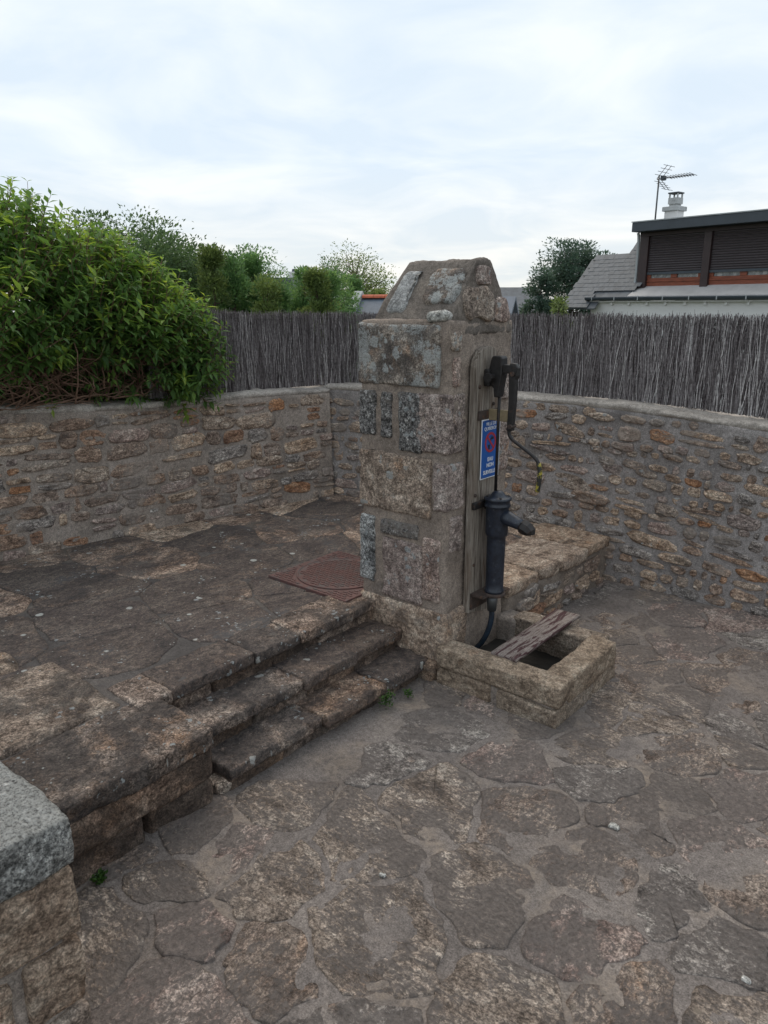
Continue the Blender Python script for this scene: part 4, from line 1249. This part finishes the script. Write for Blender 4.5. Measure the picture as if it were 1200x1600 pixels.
    for (y, x) in ((-1.3, -3.3), (-.6, -3.35), (0., -3.15), (.4, -3.05)):
        b = Buf(); b.tube([(x, y, .0), (x + .02, y, .8), (x + .05, y + .03, 1.5), (x + .02, y + .05, 2.0)], [.04, .035, .028, .012], 8); b.obj('trunk', m_bark, h)
hedge()

# ================================================================== TREES
def tree(label, base, height, w, mat, seed, form='round', nclump=60, per=55, leaf=.085, cat='tree', group=None, gap=.0, lo=.25):
    r_ = random.Random(seed)
    t = thing('tree' if form != 'cone' else 'conical_tree', label, cat, group)
    t.location = base
    tr = Buf(); cr = Buf()
    top = height * .82
    tr.tube([(0, 0, 0), (.03, .02, height * .3), (-.03, .04, height * .6), (0, 0, top)], [w * .05 + .03, w * .04 + .02, w * .025 + .012, .01], 8)
    cl = []
    for k in range(nclump):
        if form == 'cone':
            z = lo + (1 - lo) * r_.random() ** 1.15
            rad = w * .5 * (1 - ((z - lo) / (1 - lo)) ** 1.6) * .95 + .04
            a = r_.uniform(0, 6.283); rr = rad * r_.uniform(.5, 1.0)
            cl.append(Vector((rr * math.cos(a), rr * math.sin(a), z * height)))
        else:
            v = Vector((r_.gauss(0, 1), r_.gauss(0, 1), r_.gauss(0, 1))).normalized() * r_.uniform(.35, 1.) ** .5
            lump = 1 + .36 * nz(v.x * 1.8 + seed, v.y * 1.8, v.z * 1.8)
            cl.append(Vector((v.x * w * .5 * lump, v.y * w * .5 * lump, height * (lo + (1 - lo) * .5) + v.z * height * (1 - lo) * .5 * lump)))
    for c in cl:
        zz = min(top, max(height * .12, c.z - r_.uniform(.15, .4) * w * .5))
        a = Vector((0, 0, zz)); m = (a + c) / 2 + Vector((0, 0, -.05 * w))
        tr.tube([a, m, c], [.012 + w * .008, .008 + w * .004, .004], 4, cap=False)
        cs = w * (.115 if form == 'cone' else .082) * r_.uniform(.7, 1.35)
        tone = r_.gauss(.45, .17)
        for _ in range(int(per * 4.2 * r_.uniform(.6, 1.3))):
            o_ = Vector((max(-1.4, min(1.4, r_.gauss(0, 1))), max(-1.4, min(1.4, r_.gauss(0, 1))), max(-1.2, min(1.2, r_.gauss(0, .8))))) * cs
            d = o_.normalized() + Vector((r_.gauss(0, .4), r_.gauss(0, .4), r_.gauss(.25 if form != 'cone' else .8, .4)))
            L = leaf * .88 * r_.uniform(.6, 1.3)
            cr.leaf(c + o_, d, Vector((r_.gauss(0, .6), r_.gauss(0, .6), 1)), L, L * .48, min(1, max(0, tone + r_.gauss(0, .14))))
    tr.obj('trunk', m_bark, t)
    cr.obj('crown', mat, t, smooth=False, tint=True)
    return t
# placed by where they stand beyond the fences
tree('tall dark bushy tree rising just behind the top of the hedge', (-11.2, 5.3, -.1), 3.62, 2.6, m_leaf_dark, 1, nclump=190, per=60, leaf=.085)
tree('dark loose tree between the hedge and the row of conical trees', (-11.9, 7.0, -.1), 3.36, 2.7, m_leaf_dark, 2, nclump=150, per=55, leaf=.08)
tree('mid green rounded tree behind the left end of the conical row', (-11.6, 7.9, -.1), 3.08, 1.6, m_leaf_dark, 3, nclump=60, per=55, leaf=.08)
row = [(345, 3), (375, 3.02), (402, 2.96), (424, 2.52), (441, 2.38), (482, 2.70), (500, 2.74), (518, 2.66), (556, 2.83), (588, 2.62)]
labels = ['conical green tree at the left end of the row behind the fence', 'tall conical green tree second from the left end of the row', 'tall conical green tree third from the left in the row, left of the chimney',
          'low pale green conical tree below the distant grey gable', 'low bushy conical tree right in front of the grey gable', 'narrow conical tree just right of the white chimney',
          'conical tree with the highest pointed top right of the white chimney', 'dense conical tree in front of the airy tree', 'squat conical tree beside the white verge of the slate roof', 'conical tree behind the red ridge tiles']
CX, CY_ = 2.152, -3.061
def along(px, dist):      # a spot on the ground in the direction of the photograph's column px
    a = (px - 600) / 1155.
    fx, fy = -.6428, .7660; rx, ry = .7660, .6428
    k = dist
    return (CX + (fx + rx * a) * k, CY_ + (fy + ry * a) * k)
for (px, hgt), lb, k in zip(row, labels, range(20)):
    d = 13.6 + .5 * (k % 3) if px < 540 else 22.
    x, y = along(px, d)
    tree(lb, (x, y, -.1), hgt + .10 * nz(k * 1.7, 3), .72 + .14 * (k % 2), m_leaf_mid if k % 3 else m_leaf_olive, 50 + k, 'cone', nclump=58, per=48, leaf=.07, group='conical trees behind the fence')
x, y = along(556, 24); tree('airy olive-green tree with sky showing through beside the pillar', (x, y, -.1), 3.72, 2.7, m_leaf_olive, 9, nclump=150, per=16, leaf=.085, lo=.35)
x, y = along(882, 24); tree('round blue-green tree beyond the slate roof on the right', (x, y, -.1), 4.0, 2.3, m_leaf_blue, 14, nclump=95, per=60, leaf=.11)
x, y = along(835, 23); tree('small loose tree at the left of the round blue-green tree', (x, y, -.1), 3.25, 1.1, m_leaf_blue, 15, nclump=40, per=45, leaf=.10)
x, y = along(862, 15); tree('small yellow-green bush peeping over the right fence', (x, y, -.1), 2.28, .8, m_leaf_olive, 16, nclump=30, per=45, leaf=.07, cat='bush')

for (px, d, hgt, w_, sd, lb) in ((318, 17, 3.32, 2.2, 61, 'broad soft green tree behind the left end of the conical row'), (396, 18.5, 3.22, 2.0, 62, 'broad soft green tree left of the distant grey gable'), (510, 19.5, 3.0, 1.7, 63, 'low soft green tree between the white chimney and the airy tree')):
    x, y = along(px, d); tree(lb, (x, y, -.1), hgt, w_, m_leaf_mid, sd, nclump=110, per=40, leaf=.085, lo=.2)
# ================================================================== HOUSES
def place(o, loc, deg):
    o.location = loc; o.rotation_euler = (0, 0, R(deg))

H = thing('house', 'white house with slate roof and long flat dormer closed by brown roller shutters', 'house')
place(H, (-4.474, 11.227, 0), -10)
q = Buf(); q.box((.0, .0, -.2), (6.5, 3.6, 2.112)); q.obj('wall', m_render_white, H, smooth=False)
q = Buf(); q.box((-.75, .30, -.2), (-.003, 2.6, 1.80)); q.obj('wing_wall', m_render_white, H, smooth=False)
q = Buf(); q.box((.0, -.075, 2.088), (6.5, -.002, 2.113)); q.obj('eaves_board', m_render_white, H, smooth=False)
k = 0
for xx in lin(.08, 4.2, .36):
    q = Buf(); q.box((xx + .05 * nz(k, 2), -.045, 2.035), (xx + .05 * nz(k, 2) + .045, -.001, 2.086)); q.obj('eaves_corbel', m_render_white, H, smooth=False); k += 1
# gutter: half-round trough
q = Buf()
for s0_, s1_ in ((-.06, 6.55),):
    pr = [(-.11 + .055 * math.cos(R(a)), 2.175 + .055 * math.sin(R(a))) for a in range(180, 361, 20)] + [(-.058, 2.183), (-.162, 2.183)]
    q.prism(pr, lambda y, z: (s0_, y, z), lambda y, z: (s1_, y, z))
q.obj('gutter', m_fascia, H, smooth=False)
for xx in lin(.1, 4.1, .5):
    q = Buf(); q.box((xx, -.172, 2.12), (xx + .02, -.166, 2.186)); q.obj('gutter_bracket', m_zinc, H, smooth=False)
# roof deck under the slates
q = Buf()
q.prism([(-.05, 2.115), (-.05, 2.13), (.0, 2.18), (1.40, 3.58), (2.80, 2.18), (2.80, 2.10), (1.40, 3.50), (.04, 2.115)], lambda y, z: (.22, y, z), lambda y, z: (.815, y, z)); q.obj('main_roof', m_slate, H, smooth=False)
q = Buf()
q.prism([(.9, 3.0), (1.40, 3.58), (2.80, 2.18), (3.60, 1.40), (3.60, 1.30), (1.40, 3.48), (.9, 2.9)], lambda y, z: (.818, y, z), lambda y, z: (6.5, y, z)); q.obj('rear_roof', m_slate, H, smooth=False)
q = Buf()
q.prism([(-.20, 1.955), (-.20, 1.975), (.78, 2.955), (2.4, 1.6), (2.4, 1.5), (.78, 2.86)], lambda y, z: (-.60, y, z), lambda y, z: (.215, y, z)); q.obj('wing_roof', m_slate, H, smooth=False)
# individual slates on the part of the roof the photo shows
rsl = random.Random(8)
sl_mesh = []
for _ in range(4):
    b = Buf(); w_, h_ = .115, .150
    b.prism([(0, 0), (w_, .002 * rsl.random()), (w_, h_), (0, h_)], lambda x, u: (x, u * .7071, u * .7071 + .008 - u * .05), lambda x, u: (x, u * .7071 - .006, u * .7071 + .022 - u * .05))
    me = bpy.data.meshes.new('slate'); me.from_pydata(b.v, [], b.f); me.materials.append(m_slate); sl_mesh.append(me)
nsl = 0
rowi = 0
v = -.22
while v < 1.30:
    zt = 2.18 + v
    off = .06 if rowi % 2 else 0.
    x = -.66 + off + .012 * rsl.random()
    while x < .98:
        lim_l = -.625 + .10 * max(0, v)
        ok = x > lim_l and (v < .76 or x > .22 + .13 * max(0, v - .78))
        if v < .02 and x > -.02: ok = False
        if x > .86 - (.0 if v < .35 else .12): ok = False
        if ok and nsl < 298:
            o = bpy.data.objects.new('slate', sl_mesh[nsl % 4]); COL.objects.link(o); o.parent = H
            o.location = (x, v + rsl.uniform(-.002, .002), zt + .012 + rsl.uniform(0, .003)); nsl += 1
        x += .118
    v += .078; rowi += 1
# dormer
q = Buf(); q.box((.83, .34, 2.20), (4.6, 2.0, 3.36)); q.obj('dormer_body', m_brown, H, smooth=False)
q = Buf(); q.prism([(.0, 3.34), (.0, 3.50), (.04, 3.515), (1.9, 3.60), (1.9, 3.36)], lambda y, z: (.76, y, z), lambda y, z: (4.75, y, z)); q.obj('dormer_roof', m_fascia, H, smooth=False, bevel=.006)
q = Buf(); q.prism([(-.012, 3.503), (-.012, 3.522), (1.92, 3.63), (1.92, 3.602), (.04, 3.517)], lambda y, z: (.75, y, z), lambda y, z: (4.76, y, z)); q.obj('zinc_edge', m_zinc, H, smooth=False)
q = Buf(); q.box((.80, .24, 3.27), (4.6, .338, 3.338)); q.obj('shutter_box', m_brown, H, smooth=False)
q = Buf(); q.prism([(-.052, 2.118), (-.052, 2.20), (.335, 2.395), (.335, 2.118)], lambda y, z: (.818, y, z), lambda y, z: (6.5, y, z)); q.obj('zinc_apron', m_zinc_pale, H, smooth=False)
for (a, b_) in ((.815, .985), (2.065, 2.20), (3.40, 3.53), (4.46, 4.6)):
    q = Buf(); q.box((a, .235, 2.345), (b_, .337, 3.269)); q.obj('post', m_brown, H, smooth=False, bevel=.004)
for (a, b_) in ((.988, 2.062), (2.203, 3.397), (3.533, 4.457)):
    w = Buf(); w.box((a, .300, 2.37), (b_, .338, 2.52)); w.box((a, .300, 2.60), (b_, .338, 2.66))
    nwin = 2
    wd = (b_ - a)
    fr = w.obj('window', m_redwood, H, smooth=False)
    for kx in (a, a + wd * .5 - .06, b_ - .07):
        c = Buf(); c.box((kx, .296, 2.523), (kx + (.12 if kx not in (a, b_ - .07) else .07), .337, 2.597)); c.obj('sash', m_redwood, fr, smooth=False)
    for kx in (a + .072, a + wd * .5 + .062):
        c = Buf(); c.box((kx, .318, 2.522), (kx + wd * .5 - .14, .330, 2.598)); c.obj('pane', m_glass, fr, smooth=False)
    c = Buf(); c.box((a, .285, 2.455), (b_, .298, 2.475)); c.obj('sill_bead', m_redwood, fr, smooth=False)
    shut = Buf(); shut.box((a, .296, 2.585), (b_, .304, 3.268)); sh = shut.obj('roller_shutter', m_shutter, H, smooth=False)
    zz = 2.63
    while zz < 3.25:
        c = Buf(); c.prism([(.296, zz), (.280, zz + .006), (.276, zz + .020), (.284, zz + .034), (.296, zz + .037)], lambda y, z: (a + .004, y, z), lambda y, z: (b_ - .004, y, z)); c.obj('slat', m_shutter, sh, smooth=False)
        zz += .0415
    c = Buf(); c.box((a, .274, 2.585), (b_, .295, 2.628)); c.obj('bottom_rail', m_fascia, sh, smooth=False)
q = Buf(); q.tube(bez([(.765, .22, 3.34), (.775, .24, 3.22), (.770, .26, 2.8), (.765, .26, 2.48), (.74, .22, 2.36), (.66, .16, 2.31)]), .027, 8); q.obj('downpipe', m_zinc, H)
# chimney
CHX = -.26
ch = Buf(); ch.box((.90 + CHX, 1.28, 3.3), (1.16 + CHX, 1.54, 3.80)); chim = ch.obj('chimney', m_render_white, H, smooth=False)
c = Buf(); c.box((.86 + CHX, 1.24, 3.802), (1.20 + CHX, 1.58, 3.885)); c.obj('chimney_collar', m_concrete, chim, smooth=False, bevel=.01)
c = Buf(); c.box((.955 + CHX, 1.33, 3.887), (1.115 + CHX, 1.49, 3.93)); c.obj('chimney_neck', m_concrete, chim, smooth=False)
c = Buf(); c.box((.935 + CHX, 1.31, 3.932), (1.135 + CHX, 1.51, 4.045)); c.obj('chimney_pot', m_concrete, chim, smooth=False)
c = Buf()
for (xx, yy) in ((.940, 1.315), (1.105, 1.315), (.940, 1.48), (1.105, 1.48)): c.box((xx + CHX, yy, 4.046), (xx + CHX + .025, yy + .025, 4.120))
c.obj('pot_pillars', m_concrete, chim, smooth=False)
c = Buf(); c.box((.925 + CHX, 1.30, 4.121), (1.145 + CHX, 1.52, 4.145)); c.obj('pot_lid', m_fascia, chim, smooth=False)

# aerial
ant = thing('tv_aerial', 'rooftop television aerial on a thin mast left of the white chimney', 'aerial')
place(ant, (-4.474, 11.227, 0), -10)
ax, ay, az = .50, 1.2, 4.40
q = Buf(); q.tube([(ax, ay, 3.40), (ax, ay, az + .06)], .016, 8); q.obj('mast', m_metal, ant)
q = Buf(); q.tube([(ax - .04, ay, az), (ax + .72, ay - .02, az - .01)], .010, 6); q.obj('boom', m_metal, ant)
for kx in lin(.20, .70, .055):
    q = Buf(); q.tube([(ax + kx - .02, ay - .11, az + .018), (ax + kx + .02, ay + .11, az - .012)], .006, 5); q.obj('director', m_metal, ant)
q = Buf(); q.box((ax + .06, ay - .05, az - .035), (ax + .13, ay + .05, az + .045)); q.obj('dipole_box', m_fascia, ant, smooth=False)
for sg in (1, -1):
    for kk in range(4):
        zz = sg * (.06 + .05 * kk); xx = ax + .03 + .055 * kk
        q = Buf(); q.tube([(xx, ay - .20, az + zz), (xx, ay + .20, az + zz)], .005, 5); q.obj('reflector_rod', m_metal, ant)
    q = Buf(); q.tube([(ax, ay - .07, az), (ax + .20, ay - .07, az + sg * .22)], .006, 5); q.tube([(ax, ay + .07, az), (ax + .20, ay + .07, az + sg * .22)], .006, 5); q.obj('reflector_frame', m_metal, ant)

# slate-roofed outbuilding behind the pillar with pale verge and red ridge tiles
x, y = along(557, 20)
S = thing('outbuilding', 'small building with blue slate roof, red ridge tiles and pale raised verge behind the fence', 'outbuilding')
place(S, (x, y, 0), 20)
q = Buf(); q.box((-.2, 0, -.2), (4.0, 2.0, 1.5)); q.obj('wall', m_render_white, S, smooth=False)
q = Buf(); q.prism([(-.1, 1.38), (1.0, 2.26), (2.1, 1.38), (2.1, 1.30), (1.0, 2.16), (-.1, 1.30)], lambda y, z: (-.2, y, z), lambda y, z: (4.0, y, z)); q.obj('roof', m_slate_blue, S, smooth=False)
for kx in range(11):
    for rr in range(8):
        if kx > 9 or rr < 1: continue
        b = Buf(); xx = -.16 + .16 * kx + (.08 if rr % 2 else 0); yy = .02 + .115 * rr
        b.box((xx, 0, 0), (xx + .152, .150, .008)); o = b.obj('slate', m_slate_blue, S, smooth=False); o.location = (0, yy, 1.40 + (yy + .0) * .80 + .014); o.rotation_euler = (R(36), 0, 0)
q = Buf(); q.prism([(-.16, 1.33), (1.0, 2.27), (2.16, 1.33), (2.16, 1.50), (1.0, 2.42), (-.16, 1.50)], lambda y, z: (-.42, y, z), lambda y, z: (-.19, y, z)); q.obj('verge', m_concrete, S, smooth=False)
for kx in range(9):
    q = Buf(); a0 = -.17 + .33 * kx
    pr = [(1.0 + .12 * math.cos(R(a)), 2.235 + .09 * math.sin(R(a))) for a in range(0, 181, 30)]
    q.prism(pr, lambda y, z: (a0, y, z), lambda y, z: (a0 + .32, y, z)); q.obj('ridge_tile', m_tile, S, smooth=False)

x, y = along(448, 34)
G = thing('house', 'distant grey gable with a small white chimney between the conical trees', 'house')
place(G, (x, y, 0), 35)
q = Buf(); q.box((-2, -.7, -.2), (.85, 2.2, 2.2)); q.obj('wall', m_concrete, G, smooth=False)
q = Buf(); q.prism([(-2.1, 2.1), (-1.2, 3.22), (.55, 3.22), (1.0, 1.7), (1.0, 1.6), (-2.1, 1.6)], lambda x, z: (x, -.8, z), lambda x, z: (x, 2.3, z)); q.obj('roof', m_slate, G, smooth=False)
q = Buf(); q.box((.28, .2, 3.0), (.62, .6, 3.50)); cc = q.obj('chimney', m_render_white, G, smooth=False)
q = Buf(); q.lathe([(.0, 3.50), (.09, 3.50), (.07, 3.62), (.0, 3.62)], (.45, .4), 10); q.obj('chimney_pot', m_fascia, cc)

x, y = along(790, 27)
D = thing('house', 'low dark slate roof just right of the pillar top, behind the fence', 'house')
place(D, (x, y, 0), 40)
q = Buf(); q.box((-1.6, 0, -.2), (1.3, 3, 1.6)); q.obj('wall', m_concrete, D, smooth=False)
q = Buf(); q.prism([(-.2, 1.5), (1.5, 2.70), (3.2, 1.5), (3.2, 1.4), (-.2, 1.4)], lambda y, z: (-1.8, y, z), lambda y, z: (1.35, y, z)); q.obj('roof', m_slate, D, smooth=False)

# ================================================================== SMALL THINGS
def weed(label, x, y, z, n, hgt, seed):
    r_ = random.Random(seed)
    t = thing('weed', label, 'weed', None); t.location = (x, y, z)
    q = Buf()
    for _ in range(n):
        p = Vector((r_.gauss(0, hgt * .35), r_.gauss(0, hgt * .35), r_.uniform(0, hgt)))
        q.leaf(p, Vector((r_.gauss(0, 1), r_.gauss(0, 1), r_.uniform(.2, 1.2))), Vector((0, 0, 1)), r_.uniform(.012, .022), .012, r_.random())
    q.obj('leaves', m_weed, t, smooth=False, tint=True)
    s = Buf()
    for _ in range(6):
        s.tube([(0, 0, -.01), (r_.gauss(0, .006), r_.gauss(0, .006), hgt * .5), (r_.gauss(0, .012), r_.gauss(0, .012), hgt)], .001, 4)
    s.obj('stems', m_weed, t)
weed('larger tuft of green weed in the crack at the foot of the lowest step', -.035, -.44, .02, 90, .06, 1)
weed('tiny tuft of green weed at the foot of the lowest step nearest the pillar', -.005, -.29, .015, 36, .03, 2)
weed('patch of green moss at the foot of the near wall end', -.06, -2.02, .0, 80, .03, 3)

for (x, y, r0, lb) in ((1.247, -.561, .020, 'flat white pebble on the paving in front of the trough'), (.707, -1.350, .014, 'small white pebble on the paving in the middle foreground'), (1.844, -.966, .015, 'white pebble on the paving at the right edge of the foreground')):
    p = thing('pebble', lb, 'pebble'); p.location = (x, y, .006)
    rough_box('stone', (-r0, -r0 * .7, -.004), (r0, r0 * .7, .010), m_quartz, p, seg=.006, r=.007, amp=(.003, .002, .001), freq=(30, 60, 90))
